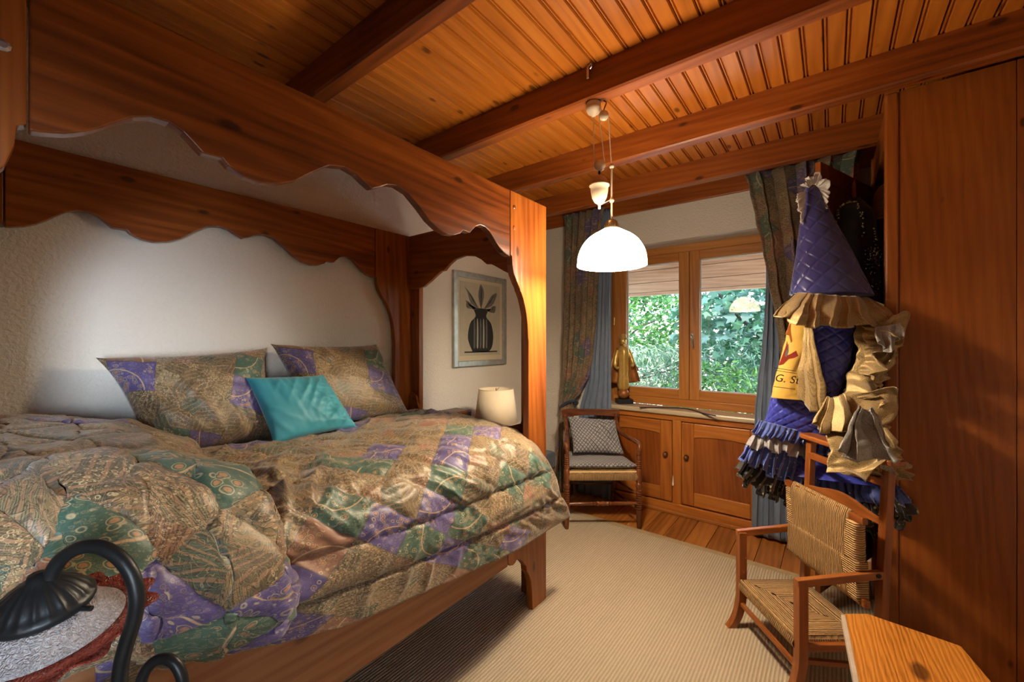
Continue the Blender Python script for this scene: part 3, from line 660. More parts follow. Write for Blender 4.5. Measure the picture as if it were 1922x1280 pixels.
# ------------------------------------------------------------------ pillows
def pillow(name, corners, thick, mat, label, cat, seed, size, front, wrk=.006, pinch=.10, n=46, cover=True, parent=None):
    A, B, C, D = [Vector(p) for p in corners]                # bottom-left, bottom-right, top-right, top-left
    nrm = (B - A).cross(D - A).normalized()
    if nrm.dot(front) < 0: nrm = -nrm
    vs, uv, fs = [], [], []
    for side in (1, -1):
        for j in range(n + 1):
            for i in range(n + 1):
                s, t = i / n, j / n; a, c = 2 * s - 1, 2 * t - 1
                ps = s + pinch * .5 * a * -(1 - abs(c) ** 2.2) * abs(a) ** 3 * 1.0; pt = t + pinch * .5 * c * -(1 - abs(a) ** 2.2) * abs(c) ** 3
                p = A.lerp(B, ps).lerp(D.lerp(C, ps), pt)
                h_ = thick * max(0, (1 - a * a) * (1 - c * c)) ** .42
                w_ = wr(s * size[0] * 1.5, t * size[1] * 1.5, seed) * wrk / .008 * min(1, 6 * min(s, 1 - s, t, 1 - t) + .1)
                vs.append(p + nrm * side * (h_ + w_ * (1 if side > 0 else 0))); uv.append((s * size[0], t * size[1]))
        o = 0 if side > 0 else (n + 1) ** 2
        for j in range(n):
            for i in range(n):
                a = o + j * (n + 1) + i; fs.append((a, a + 1, a + n + 2, a + n + 1) if side > 0 else (a, a + n + 1, a + n + 2, a + 1))
    m = (n + 1) ** 2
    rim = [i for i in range(n + 1)] + [j * (n + 1) + n for j in range(1, n + 1)] + [n * (n + 1) + i for i in range(n - 1, -1, -1)] + [j * (n + 1) for j in range(n - 1, 0, -1)]
    for k in range(len(rim)): a, b_ = rim[k], rim[(k + 1) % len(rim)]; fs.append((a, a + m, b_ + m, b_))
    o = mesh(name, vs, fs, mat, parent, smooth=True, uvs=uv)
    if label: setp(o, label, cat)
    return o
PX = Vector((1, 0, .2))
pillow('pillow', [(-2.06, .40, .93), (-2.06, .865, .93), (-2.27, .905, 1.365), (-2.26, .285, 1.335)], .115, M_pillow, 'large patchwork pillow leaning on the wall left of the turquoise cushion', 'pillow', 21, (.66, .5), PX, pinch=.12)
pillow('pillow', [(-2.08, 1.03, .94), (-2.06, 1.64, .935), (-2.27, 1.545, 1.38), (-2.28, .925, 1.385)], .115, M_pillow, 'large patchwork pillow behind the turquoise cushion at the far end of the bed', 'pillow', 33, (.66, .5), PX, pinch=.12)
pillow('cushion', [(-1.93, .795, .945), (-1.93, 1.20, .955), (-2.08, 1.10, 1.225), (-2.09, .742, 1.235)], .062, M_turq, 'small turquoise satin cushion leaning between the two patchwork pillows', 'cushion', 45, (.4, .36), PX, wrk=.007, pinch=.07)

# ================================================================== PICTURE ON THE LEFT WALL
XP = XL + .002
pc = thing('picture', 'silver-framed black and grey ink print hanging on the left wall', 'picture', (XP, 2.63, 1.19))
Y0, Y1, Z0, Z1 = 2.300, 2.965, 1.190, 1.965
def slab(y0, y1, z0, z1, x0, x1, g=None): return (g or G()).box(x0, x1, y0, y1, z0, z1)
M_silv = plain('silver_leaf', (.42, .45, .44), .38, .55, vary=.35)
fw = .048
for y0, y1, z0, z1 in ((Y0, Y0 + fw, Z0, Z1), (Y1 - fw, Y1, Z0, Z1), (Y0 + fw, Y1 - fw, Z0, Z0 + fw), (Y0 + fw, Y1 - fw, Z1 - fw, Z1)):
    slab(y0, y1, z0, z1, XP, XP + .03).out('frame_bar', M_silv, pc, bev=.006)
slab(Y0 + fw, Y1 - fw, Z0 + fw, Z1 - fw, XP, XP + .010).out('mount', plain('cream_mount', (.52, .46, .34), .8), pc)
slab(Y0 + fw + .032, Y1 - fw - .032, Z0 + fw + .04, Z1 - fw - .03, XP + .010, XP + .012).out('print', plain('grey_paper', (.40, .38, .30), .8, vary=.1), pc)
ink = plain('black_ink', (.018, .019, .02), .7); wash = plain('grey_wash', (.13, .135, .125), .8, vary=.4); pale = plain('pale_wash', (.36, .35, .29), .8)
def flat(pts, mat, x=.0135, name='ink_shape'):
    P = [(Y0 + (Y1 - Y0) * a, Z0 + (Z1 - Z0) * b_) for a, b_ in pts]
    G().prism(P, lambda y, z: (XP + x - .0015, y, z), lambda y, z: (XP + x, y, z)).out(name, mat, pc)
def sm2(pts, per=5): return [(p.x, p.y) for p in smooth_path([(a, b_, 0) for a, b_ in pts] + [(pts[0][0], pts[0][1], 0)], per)[:-1]]
flat(sm2([(.34, .16), (.66, .16), (.74, .30), (.70, .46), (.60, .54), (.62, .62), (.38, .62), (.40, .54), (.30, .46), (.26, .30)]), ink, .0132)
for k in range(5): a = .36 + k * .058; flat(sm2([(a, .20), (a + .024, .20), (a + .030, .36), (a + .020, .50), (a + .004, .50), (a + .002, .36)]), pale if k % 2 else wash, .0144)
for (a, c, w_, h_) in ((.36, .72, -.16, .12), (.50, .80, .0, .09), (.66, .72, .15, .10), (.30, .66, -.08, .04), (.70, .64, .08, .03)):
    flat(sm2([(.5 + (a - .5) * .3, .62), (a - .05, c - .04), (a + w_ * .5 - .03, c + h_ * .6), (a + w_, c + h_), (a + w_ * .5 + .05, c + h_ * .3), (a + .05, c - .05)]), wash, .0140)
    flat(sm2([(.5 + (a - .5) * .32, .63), (a - .006, c - .02), (a + w_ * .6, c + h_ * .7), (a + .010, c - .02)]), ink, .0150)
flat([(.20, .145), (.82, .145), (.82, .16), (.20, .16)], ink, .0132)
# ================================================================== NIGHTSTAND, BEDSIDE LAMP, BLUE STOOL
ns_ = thing('nightstand', 'dark wooden nightstand in the corner beyond the bed', 'nightstand', (-2.05, 2.30, 0))
G().box(-2.33, -1.77, 2.02, 2.56, .60, .63).out('top', wd('dark', 'X'), ns_, bev=.005)
G().box(-2.30, -1.80, 2.05, 2.53, .40, .60).out('body', wd('dark', 'X'), ns_, bev=.003)
for x in (-2.30, -1.84):
    for y in (2.05, 2.49): G().box(x, x + .04, y, y + .04, 0, .40).out('leg', wd('dark', 'Z'), ns_, bev=.003)
G().box(-1.80, -1.788, 2.09, 2.49, .42, .58).out('drawer', wd('dark', 'Y'), ns_, bev=.003)
LC = at(931, 760, D=3.0); LC.z = .63
bl = thing('bedside_lamp', 'table lamp with cream fabric drum shade on the nightstand beyond the bed', 'lamp', LC)
M_shade = plain('cream_linen', (.66, .57, .42), .85, vary=.06)
def lz(prof): return [(r, z) for r, z in prof]
G().lathe([(.075, 0), (.075, .012), (.03, .02), (.025, .035), (.055, .07), (.06, .10), (.04, .14), (.015, .17), (.012, .19)], LC, 20).out('base', M_cream, bl, smooth=True)
sh = G(); zb_, zt_ = at(931, 793, D=3.0).z - LC.z, at(931, 730, D=3.0).z - LC.z
sh.lathe([(.156, zb_), (.125, zt_)], LC, 40); sh.f = sh.f[:40]
sh.out('shade', M_shade, bl, smooth=True, solid=.003)
for z, r in ((zb_, .156), (zt_, .125)): G().tube([LC + Vector((r * math.cos(t * PI / 16), r * math.sin(t * PI / 16), z)) for t in range(32)], .0025, 6, True).out('shade_rim', M_shade, bl)
g = G()
for k in range(3): a = k * 2 * PI / 3; g.tube([LC + Vector((0, 0, zt_ - .02)), LC + Vector((.125 * math.cos(a), .125 * math.sin(a), zt_ - .004))], .002, 5)
g.tube([LC + Vector((0, 0, .18)), LC + Vector((0, 0, zt_ + .006))], .003, 6); g.out('shade_carrier', M_brass, bl)
setp(G().box(-2.31, -2.14, 2.05, 2.28, .631, .885).out('letter_box', wd('dark', 'X'), bev=.012), 'dark wooden box standing on the nightstand left of the lamp', 'box')
sc_ = at(1012, 845, D=3.25)
bs = thing('footstool', 'small wooden stool with dark blue padded seat behind the bed post', 'stool', (sc_.x, sc_.y, 0))
cx, cy = sc_.x, sc_.y
def rbox(cx, cy, wx, wy, z0, z1, r=.04, n=5):
    pts = []
    for sx, sy, a0 in ((1, 1, 0), (-1, 1, PI / 2), (-1, -1, PI), (1, -1, 1.5 * PI)):
        for k in range(n + 1): a = a0 + PI / 2 * k / n; pts.append((cx + sx * (wx / 2 - r) + r * math.cos(a), cy + sy * (wy / 2 - r) + r * math.sin(a)))
    return G().prism(pts, lambda x, y: (x, y, z0), lambda x, y: (x, y, z1))
rbox(cx, cy, .22, .22, .40, .53, .05).out('seat_pad', satin('dark_blue_pad', (.02, .035, .055), .7), bs, bev=.025, auto=50)
for sx in (-1, 1):
    for sy in (-1, 1): G().bar((cx + sx * .07, cy + sy * .07, .40), (cx + sx * .09, cy + sy * .09, 0), .03, .03).out('leg', wd('win', 'Z'), bs, bev=.003)
for sx in (-1, 1): G().bar((cx + sx * .08, cy - .08, .2), (cx + sx * .08, cy + .08, .2), .018, .018).out('stretcher', wd('win', 'Y'), bs)
# ================================================================== RISE-AND-FALL PENDANT
PC = Vector((-.871, 1.745, ZB)); pl = thing('pendant_lamp', 'lit white opal glass pendant lamp with cream counterweight hanging from a ceiling beam', 'lamp', PC)
G().lathe([(.0, -.065), (.008, -.063), (.012, -.056), (.026, -.048), (.034, -.034), (.036, -.022), (.030, -.020), (.033, -.014), (.034, -.004), (.030, 0)], PC, 20).out('ceiling_rose', M_cream, pl, smooth=True)
PH = PC + Vector((.045, .012, 0))
SH = at(1148, 470, D=1.95); SHX = Vector((SH.x, SH.y, 0)); z_of = lambda v: at(1148, v, D=1.95).z
CW = at(1125, 345, D=1.93)
g = G(); g.tube(smooth_path([PH, PH + Vector((.012, .002, -.012)), PH + Vector((.006, 0, -.03)), PH + Vector((.0, 0, -.045))]), .003, 6); hk = g.out('hook', M_brass, pl)
pz = ZB - .068
def disc(c, r, w, ax): return G().lathe([(0, -w / 2), (r, -w / 2), (r * .86, 0), (r, w / 2), (0, w / 2)], c, 20, axis=ax)
pax = FW
disc(Vector((PH.x, PH.y, pz)), .022, .014, pax).out('pulley', M_cream, pl, smooth=True)
pcw = Vector((CW.x, CW.y, at(1125, 311, D=1.93).z))
disc(pcw, .027, .014, pax).out('pulley', M_cream, pl, smooth=True)
zt2 = at(1125, 331, D=1.93).z; zm2 = at(1125, 347, D=1.93).z; zb2 = at(1125, 383, D=1.93).z
G().tube([pcw, Vector((CW.x, CW.y, zt2))], .005, 8).out('counterweight_hook', M_iron, pl)
cwp = [(.010, zt2 + .005), (.028, zt2 - .006), (.040, (zt2 + zm2) / 2 - .01), (.043, zm2)]
G().lathe(cwp, (CW.x, CW.y, 0), 24).out('counterweight_cap', plain('rose_wood_cap', (.42, .24, .14), .4), pl, smooth=True)
cwb = [(.046, zm2), (.047, zm2 - .006), (.041, zm2 - .010), (.040, zm2 - .03), (.034, zm2 - .06), (.022, zb2 + .008), (.010, zb2), (.006, zb2 - .004), (.006, zb2 - .022), (0, zb2 - .024)]
G().lathe(cwb, (CW.x, CW.y, 0), 24).out('counterweight', M_cream, pl, smooth=True)
cr = .0022
G().tube([PC + Vector((0, 0, -.06)), Vector((CW.x - RT.x * .026, CW.y - RT.y * .026, pcw.z))], cr, 6).out('cord', M_cord, pl)
G().tube([Vector((PH.x - RT.x * .021, PH.y - RT.y * .021, pz)), Vector((CW.x + RT.x * .026, CW.y + RT.y * .026, pcw.z))], cr, 6).out('cord', M_cord, pl)
ks = Vector((SH.x, SH.y, z_of(318)))
G().tube([Vector((PH.x + RT.x * .021, PH.y + RT.y * .021, pz)), ks], cr, 6).out('cord', M_cord, pl)
G().tube([ks, Vector((SH.x, SH.y, z_of(412)))], .0045, 8).out('flex', M_cord, pl)
for v_ in (312, 376): G().lathe([(0, -.012), (.009, -.008), (.012, 0), (.007, .010), (0, .014)], (SH.x, SH.y, z_of(v_)), 10).out('knot', M_cord, pl, smooth=True)
G().tube(smooth_path([Vector((CW.x, CW.y, zb2 - .005)), Vector(((CW.x + SH.x) / 2, (CW.y + SH.y) / 2, z_of(381))), Vector((SH.x, SH.y, z_of(374)))]), .0018, 6).out('cord', M_cord, pl)
g = G(); zc_, zt3 = z_of(432), z_of(408)
g.tube([Vector((SH.x, SH.y, zc_)) + RT * (.034 * math.cos(PI * k / 12)) + Vector((0, 0, .052 * math.sin(PI * k / 12))) for k in range(13)], .0035, 6)
g.out('bail', M_brass, pl, smooth=True)
G().lathe([(.012, zt3 - .01), (.026, zt3 - .02), (.032, zc_ + .012), (.034, zc_)], (SH.x, SH.y, 0), 20).out('lampholder', M_brass, pl, smooth=True)
zs0, zs1 = z_of(432), z_of(494); R_ = .160; Hh = zs0 - zs1
spf = [(.040, zs0 + .004)] + [(R_ * math.sin(t) ** .92, zs1 + (Hh) * math.cos(t)) for t in [PI / 2 * k / 14 for k in range(4, 15)]]
spf += [(R_ + .001, zs1 - .012), (R_ - .004, zs1 - .014)]
g = G().lathe(spf, (SH.x, SH.y, 0), 48); g.f = g.f[:48 * (len(spf) - 1)]
g.out('shade', M_opal, pl, smooth=True)
bulb = light('pendant_bulb', 'POINT', (SH.x, SH.y, zs1 + .03), 27, (1, .80, .55), shadow_soft_size=.045)
# old iron bracket on the same beam
hp = thing('beam_hook', 'small grey metal hook screwed to the beam above the pendant lamp', 'hook', (-.87, 1.69, 2.60))
G().bar((-.872, 1.693, 2.66), (-.872, 1.690, 2.585), .012, .006, up=(0, 1, 0)).out('shank', M_chrome, hp, bev=.002)
G().tube(smooth_path([(-.866, 1.69, 2.638), (-.852, 1.68, 2.640), (-.848, 1.68, 2.628), (-.858, 1.686, 2.622)]), .003, 6).out('eye', M_chrome, hp)

# ================================================================== CURTAINS
def curtain(name, rows, y0, mat, folds, amp, parent=None, seed=1, ns=150, nt=70):
    """rows: (z, x_left, x_right) from top to bottom"""
    rows = sorted(rows, reverse=True); zs_ = [(-z, xl) for z, xl, xr in rows]; zr_ = [(-z, xr) for z, xl, xr in rows]; z0, z1 = rows[0][0], rows[-1][0]
    def fn(s, t):
        z = z0 + (z1 - z0) * t; a, b_ = ss_table(zs_, -z), ss_table(zr_, -z)
        ph = folds * 2 * PI * s + 1.4 * noise.noise(Vector((s * 4, t * 1.4, seed)))
        k = .75 + .5 * noise.noise(Vector((s * 7, t * 2.0, seed + 5)))
        return Vector((a + (b_ - a) * s + amp * .35 * math.sin(2 * ph), y0 + amp * k * math.sin(ph) + .006 * noise.noise(Vector((s * 30, t * 8, seed))), z))
    L = (max(abs(r[2] - r[1]) for r in rows)) * 1.8
    return sheet(name, fn, ns, nt, mat, parent, uvm=(L, z0 - z1), solid=.003)
def rows_px(px, y): 
    out = []
    for v, ul, ur in px: a, b_ = at(ul, v, Y=y), at(ur, v, Y=y); out.append(((a.z + b_.z) / 2, a.x, b_.x))
    return out
YCU = 3.33
r = rows_px([(400, 1059, 1131), (500, 1057, 1123), (600, 1055, 1119), (660, 1053, 1114), (700, 1053, 1108), (730, 1052, 1094), (755, 1053, 1076), (775, 1054, 1074), (810, 1049, 1076), (860, 1045, 1078), (930, 1042, 1082)], YCU)
r = [(2.56, r[0][1] - .02, r[0][2] + .03)] + r + [(.02, r[-1][1], r[-1][2])]
c1 = setp(curtain('patterned_curtain', r, YCU, M_curt, 6, .036, seed=3), 'dark patterned curtain tied back at the left of the window behind the armchair', 'curtain')
tb = at(1062, 762, Y=YCU - .05)
def tie(name, c, rx, rz, parent=None):
    return G().tube([c + Vector((rx * math.cos(k * PI / 10), .055 * math.sin(k * PI / 10), rz * math.cos(k * PI / 10 + .6))) for k in range(20)], .013, 8, True).out(name, satin('navy_cord', (.02, .03, .07), .6), parent, smooth=True)
tie('tieback', Vector((tb.x, YCU, tb.z)), .085, .05, c1)
YCB = 3.405
r = rows_px([(400, 1120, 1149), (500, 1116, 1148), (600, 1112, 1147), (700, 1104, 1147), (780, 1088, 1148), (850, 1080, 1150), (930, 1076, 1152)], YCB)
r = [(2.56, r[0][1] - .01, r[0][2] - .01)] + r + [(.03, r[-1][1], r[-1][2])]
setp(curtain('blue_curtain', r, YCB, M_bluecurt, 5, .022, seed=9), 'plain blue-grey curtain hanging between the patterned curtain and the left of the window', 'curtain')
r = rows_px([(335, 1408, 1612), (400, 1419, 1606), (450, 1430, 1600), (520, 1440, 1590), (590, 1454, 1570), (640, 1462, 1560), (700, 1470, 1545), (800, 1478, 1540)], YCU)
r = [(2.57, r[0][1] - .03, r[0][2] + .02)] + r + [(.30, r[-1][1], r[-1][2])]
setp(curtain('patterned_curtain', r, YCU - .02, M_curt, 5, .050, seed=17), 'dark patterned curtain right of the window behind the pointed blue hat', 'curtain')
r = rows_px([(455, 1436, 1470), (520, 1438, 1475), (600, 1434, 1480), (650, 1430, 1490), (720, 1422, 1500), (780, 1417, 1505), (900, 1411, 1510), (1000, 1409, 1512)], YCB - .02)
r = [(2.5, r[0][1] + .02, r[0][2])] + r + [(.025, r[-1][1], r[-1][2])]
setp(curtain('blue_curtain', r, YCB - .02, M_bluecurt, 5, .020, seed=23), 'plain blue-grey curtain at the right of the window reaching the floor behind the rush chair', 'curtain')

# ================================================================== THINGS ON THE SILL
O = at(1171, 757, Z=.84)
st = thing('statue', 'gilded standing figure with cape on a black block on the window sill', 'statue', O)
def sp(a, b_, c): return O + RT * a + FW * b_ + Vector((0, 0, c))
M_gilt = plain('gilding', (.66, .44, .12), .35, .45, vary=.4); M_gilt2 = plain('red_brown_gilding', (.36, .14, .035), .38, .4, vary=.5)
bx = G()
for c in (0, .044):
    pass
bv = [sp(a, b_, c) for c in (0, .042) for a, b_ in ((-.068, -.05), (.072, -.05), (.072, .05), (-.068, .05))]
G().add(bv, [(0, 3, 2, 1), (4, 5, 6, 7), (0, 1, 5, 4), (1, 2, 6, 5), (2, 3, 7, 6), (3, 0, 4, 7)]).out('block', plain('black_block', (.015, .016, .02), .35), st, bev=.003)
g = G(); g.ball(sp(-.005, 0, .088), .052, .045, .048); o = g.out('globe', M_gilt2, st, smooth=True)
g = G(); c0 = sp(-.008, 0, 0)
g.lathe([(.030, .12), (.046, .14), (.05, .16), (.042, .26), (.046, .34), (.050, .40), (.056, .46), (.046, .50), (.022, .515), (.018, .53)], c0, 22, ell=(1, .75), mod=lambda t, k: 1 + (.16 if k < 5 else .05) * math.cos(6 * t)); g.out('robe', M_gilt, st, smooth=True)
def lf(a, b_): return sp(a, b_, 0)
capo = lambda s, t: sp(-.02 + (1 if s > .5 else -1) * 0 + (.045 + .115 * t ** .8) * math.cos(PI * (1 - s)) * 1.0 + .01, .015 + .02 * math.sin(PI * s) + .012 * math.sin(s * 22) * t, .50 - .335 * t + .03 * abs(math.cos(PI * s)) * t)
sheet('cape', capo, 40, 16, M_gilt2, st, solid=.008)
for sg, e in ((-1, (-.085, -.03, .34)), (1, (.072, -.03, .36))):
    g = G().tube(smooth_path([sp(sg * .045 - .008, 0, .475), sp(sg * .07 - .006, -.015, .41), sp(*e), sp(e[0] * .8, -.06, e[2] - .02)]), [.022] * 6 + [.019] * 6 + [.014] * 7, 10); g.out('arm', M_gilt, st, smooth=True)
g = G().ball(sp(-.006, -.005, .555), .030, .032, .040); g.ball(sp(-.006, -.036, .55), .006, .008, .012, 8, 6); g.ball(sp(-.006, -.028, .522), .018, .014, .024, 10, 6); g.out('head', M_gilt, st, smooth=True)
G().lathe([(.046, .578), (.044, .584), (.030, .586), (.028, .606), (.018, .622), (0, .628)], sp(-.006, -.004, 0), 18).out('hat', M_gilt, st, smooth=True)
g = G().tube([sp(.075, -.055, .37), sp(.115, -.05, .30)], .006, 6); g.out('staff', M_gilt2, st)
Bq = at(1434, 790, Z=.84); Bq.y = 3.585
bu = thing('carved_head', 'dark carved head on a black plinth at the right end of the window sill', 'sculpture', Bq)
M_dk = plain('dark_carved_stone', (.035, .04, .035), .6, vary=.5)
G().box(Bq.x - .07, Bq.x + .07, Bq.y - .055, Bq.y + .055, .84, .87).out('plinth', plain('black_block_b', (.012, .012, .014), .4), bu, bev=.003)
g = G(); g.lathe([(.035, .03), (.040, .07), (.060, .11), (.072, .16), (.075, .20), (.066, .245), (.045, .275), (.02, .288), (0, .29)], Bq, 22, ell=(.95, 1.05), mod=lambda t, k: 1 + .02 * math.cos(9 * t))
g.ball(Bq + Vector((-.05, -.055, .165)), .012, .016, .03, 8, 6); g.ball(Bq + Vector((-.045, -.05, .118)), .02, .014, .010, 8, 6); g.ball(Bq + Vector((-.03, -.06, .205)), .035, .014, .009, 10, 6); g.out('head', M_dk, bu, smooth=True)
sp_ = [at(u, v, Z=.846) for u, v in ((1200, 764), (1240, 764.5), (1280, 765.5), (1300, 769), (1320, 775), (1343, 780))]
g = G(); P_ = smooth_path(sp_, 4)
for a, b_ in zip(P_, P_[1:]): pass
vs_ = []
for i, p in enumerate(P_):
    d = (P_[min(i + 1, len(P_) - 1)] - P_[max(i - 1, 0)]).normalized(); n_ = Vector((-d.y, d.x, 0)); w_ = .010 * math.sin(PI * (i + .6) / len(P_)) + .003
    vs_ += [p - n_ * w_ - Vector((0, 0, .005)), p + n_ * w_ - Vector((0, 0, .005)), p + n_ * w_ + Vector((0, 0, .002)), p - n_ * w_ + Vector((0, 0, .002))]
fs_ = []
for i in range(len(P_) - 1):
    for k in range(4): fs_.append((i * 4 + k, i * 4 + (k + 1) % 4, i * 4 + 4 + (k + 1) % 4, i * 4 + 4 + k))
fs_ += [(0, 1, 2, 3), tuple(len(vs_) - 4 + k for k in (3, 2, 1, 0))]
setp(mesh('wooden_stick', vs_, fs_, plain('dark_horn', (.035, .025, .035), .35)), 'thin bent dark stick lying on the window sill', 'stick')

# ================================================================== ARMCHAIR AT THE WINDOW
ac = thing('armchair', 'dark turned-leg wooden armchair with a rush seat in front of the window', 'armchair', (-1.3425, 2.842, 0), rz=math.atan2(.334, .419))
def turned(z0, z1, r=.018):
    pr = [(r * .62, z0), (r * .95, z0 + .16 if z1 > .3 else z0 + .05)]
    return pr
def spool(g, x, y, za, zb, r, n):
    pr = []
    for i in range(n):
        z = za + (zb - za) * i / n; h_ = (zb - za) / n
        pr += [(r * .72, z), (r, z + h_ * .3), (r, z + h_ * .7), (r * .72, z + h_ * .98)]
    g.lathe(pr, (x, y, 0), 14)
W_c = 'chair'
for sx in (-1, 1):
    x = sx * .268; g = G()
    g.lathe([(.013, ZR), (.017, .05), (.021, .15)], (x, 0, 0), 14); spool(g, x, 0, .15, .30, .022, 9)
    g.lathe([(.016, .30), (.024, .315), (.024, .335), (.017, .345), (.022, .355), (.022, .45), (.017, .455)], (x, 0, 0), 14); spool(g, x, 0, .455, .565, .020, 7); g.lathe([(.016, .565), (.018, .60)], (x, 0, 0), 14)
    g.out('leg', wd(W_c, 'Z'), ac, auto=45)
    g = G().tube(smooth_path([(sx * .185, .455, ZR), (sx * .190, .42, .2), (sx * .195, .405, .43), (sx * .20, .42, .62), (sx * .222, .455, .78)]), .016, 8); g.out('leg', wd(W_c, 'Z'), ac, smooth=True)
    pth = smooth_path([(sx * .218, .445, .755), (sx * .214, .40, .70), (sx * .222, .335, .655), (sx * .245, .22, .640), (sx * .264, .10, .640), (sx * .272, .02, .632), (sx * .270, -.008, .60), (sx * .268, -.004, .565)])
    G().tube(pth, [.014 + .004 * math.sin(i / len(pth) * PI) for i in range(len(pth))], 10).out('arm', wd(W_c, 'Y'), ac, smooth=True)
    for z in (.13, .24): G().tube([(sx * .262, 0, z + .02), (sx * .192, .43, z)], .009, 8).out('stretcher', wd(W_c, 'Y'), ac, smooth=True)
g = G(); rl = [(r_, x) for x, r_ in ((-.262, .010), (-.20, .013), (-.08, .013), (-.078, .015), (-.07, .011), (-.06, .016), (-.05, .011), (-.04, .019), (-.02, .013), (0, .019), (.02, .013), (.04, .019), (.05, .011), (.06, .016), (.07, .011), (.078, .015), (.08, .013), (.20, .013), (.262, .010))]
g.lathe(rl, (0, 0, .195), 14, axis=(1, 0, 0)); g.out('stretcher', wd(W_c, 'X'), ac, auto=45)
for z in (.2, .31): G().tube([(-.188, .425, z), (.188, .425, z)], .009, 8).out('stretcher', wd(W_c, 'X'), ac, smooth=True)
# curved top rail
n = 14; pts_o = []
def toprail(s, t): return Vector(((s - .5) * .50, .455 + .035 * math.sin(PI * s) - .012, .745 + t * .062 + .0 * s))
vs_ = []; fs_ = []
for i in range(n + 1):
    s = i / n; y = .445 + .035 * math.sin(PI * s); x = (s - .5) * .485; zz = .752 + .012 * math.sin(PI * s) 
    vs_ += [(x, y, zz), (x, y + .022, zz), (x * 1.03, y + .034, .815), (x * 1.03, y + .004, .818)]
for i in range(n):
    for k in range(4): fs_.append((i * 4 + k, i * 4 + (k + 1) % 4, i * 4 + 4 + (k + 1) % 4, i * 4 + 4 + k))
fs_ += [(0, 1, 2, 3), tuple(n * 4 + k for k in (3, 2, 1, 0))]
mesh('top_rail', vs_, fs_, wd(W_c, 'X'), ac, bev=.004)
def rush_seat(parent, corners, z, th, mat, name='rush_seat', sag=.012):
    """four woven triangles, strands parallel to the rails"""
    C = [Vector(c) for c in corners]; mid = sum(C, Vector()) / 4; vs, uv, fs = [], [], []
    def wv_(p, e, d): return p
    n = 10
    for k in range(4):
        A, B = C[k], C[(k + 1) % 4]; e = (B - A).normalized(); inn = Vector((-e.y, e.x, 0))
        if inn.dot(mid - A) < 0: inn = -inn
        base = len(vs)
        for j in range(n + 1):
            for i in range(n + 1):
                p = A.lerp(B, i / n).lerp(mid, j / n); q = j / n
                zz = z + th * .5 - sag * q * q + .004 * math.sin(q * 40 + k)
                if j == 0: zz = z
                if j == 1: p = A.lerp(B, i / n).lerp(mid, .02); zz = z + th * .42
                vs.append(Vector((p.x, p.y, zz))); uv.append(((p - A).dot(e), (p - A).dot(inn) + .5 * k))
        for j in range(n):
            for i in range(n): a = base + j * (n + 1) + i; fs.append((a, a + 1, a + n + 2, a + n + 1))
        b0 = len(vs)
        for j in range(3):                                  # wrapped edge
            for i in range(n + 1):
                p = A.lerp(B, i / n) - inn * (.006 if j == 1 else 0); vs.append(Vector((p.x, p.y, z - th * .5 * j))); uv.append((.5 * j * th, (p - A).dot(e)))
        for j in range(2):
            for i in range(n): a = b0 + j * (n + 1) + i; fs.append((a, a + 1, a + n + 2, a + n + 1))
    b0 = len(vs); vs += [Vector((c.x, c.y, z - th)) for c in C]; uv += [(c.x, c.y) for c in C]; fs.append((b0, b0 + 1, b0 + 2, b0 + 3))
    return mesh(name, vs, fs, mat, parent, smooth=True, uvs=uv)
rush_seat(ac, [(-.262, -.012, 0), (.262, -.012, 0), (.20, .41, 0), (-.20, .41, 0)], .418, .048, M_rushlight)
# cushions on it (world coordinates from the chair's own frame)
acm = Matrix.Translation(Vector((-1.3425, 2.842, 0))) @ Matrix.Rotation(math.atan2(.334, .419), 4, 'Z')
def cw(x, y, z): return acm @ Vector((x, y, z))
def flat_cushion(name, fx, z0, th, mat, label):
    n = 40; vs, uv, fs = [], [], []
    for side in (1, -1):
        for j in range(n + 1):
            for i in range(n + 1):
                s, t = i / n, j / n; a, c = 2 * s - 1, 2 * t - 1; x, y = fx(s, t)
                h_ = th * max(0, 1 - abs(a) ** 6) ** .5 * max(0, 1 - abs(c) ** 6) ** .5
                vs.append(cw(x, y, z0 + th * .9 + side * h_ * (.5 if side > 0 else .9) + (.006 * noise.noise(Vector((s * 6, t * 6, 2))) if side > 0 else 0))); uv.append((s * .5, t * .45))
        o = 0 if side > 0 else (n + 1) ** 2
        for j in range(n):
            for i in range(n): a = o + j * (n + 1) + i; fs.append((a, a + 1, a + n + 2, a + n + 1))
    m_ = (n + 1) ** 2; rim = [i for i in range(n + 1)] + [j * (n + 1) + n for j in range(1, n + 1)] + [n * (n + 1) + i for i in range(n - 1, -1, -1)] + [j * (n + 1) for j in range(n - 1, 0, -1)]
    for k in range(len(rim)): a, b_ = rim[k], rim[(k + 1) % len(rim)]; fs.append((a, a + m_, b_ + m_, b_))
    return setp(mesh(name, vs, fs, mat, smooth=True, uvs=uv), label, 'cushion')
flat_cushion('seat_cushion', lambda s, t: ((s - .5) * (.52 - .12 * t), -.01 + .40 * t), .441, .038, M_tweed, 'flat grey woven seat cushion lying on the rush seat of the armchair')
pillow('cushion', [cw(-.19, .18, .525), cw(.205, .17, .515), cw(.185, .36, .745), cw(-.205, .36, .775)], .05, M_tweed, 'grey woven cushion leaning upright against the armchair back', 'cushion', 61, (.42, .28), -FW, wrk=.012, pinch=.05)

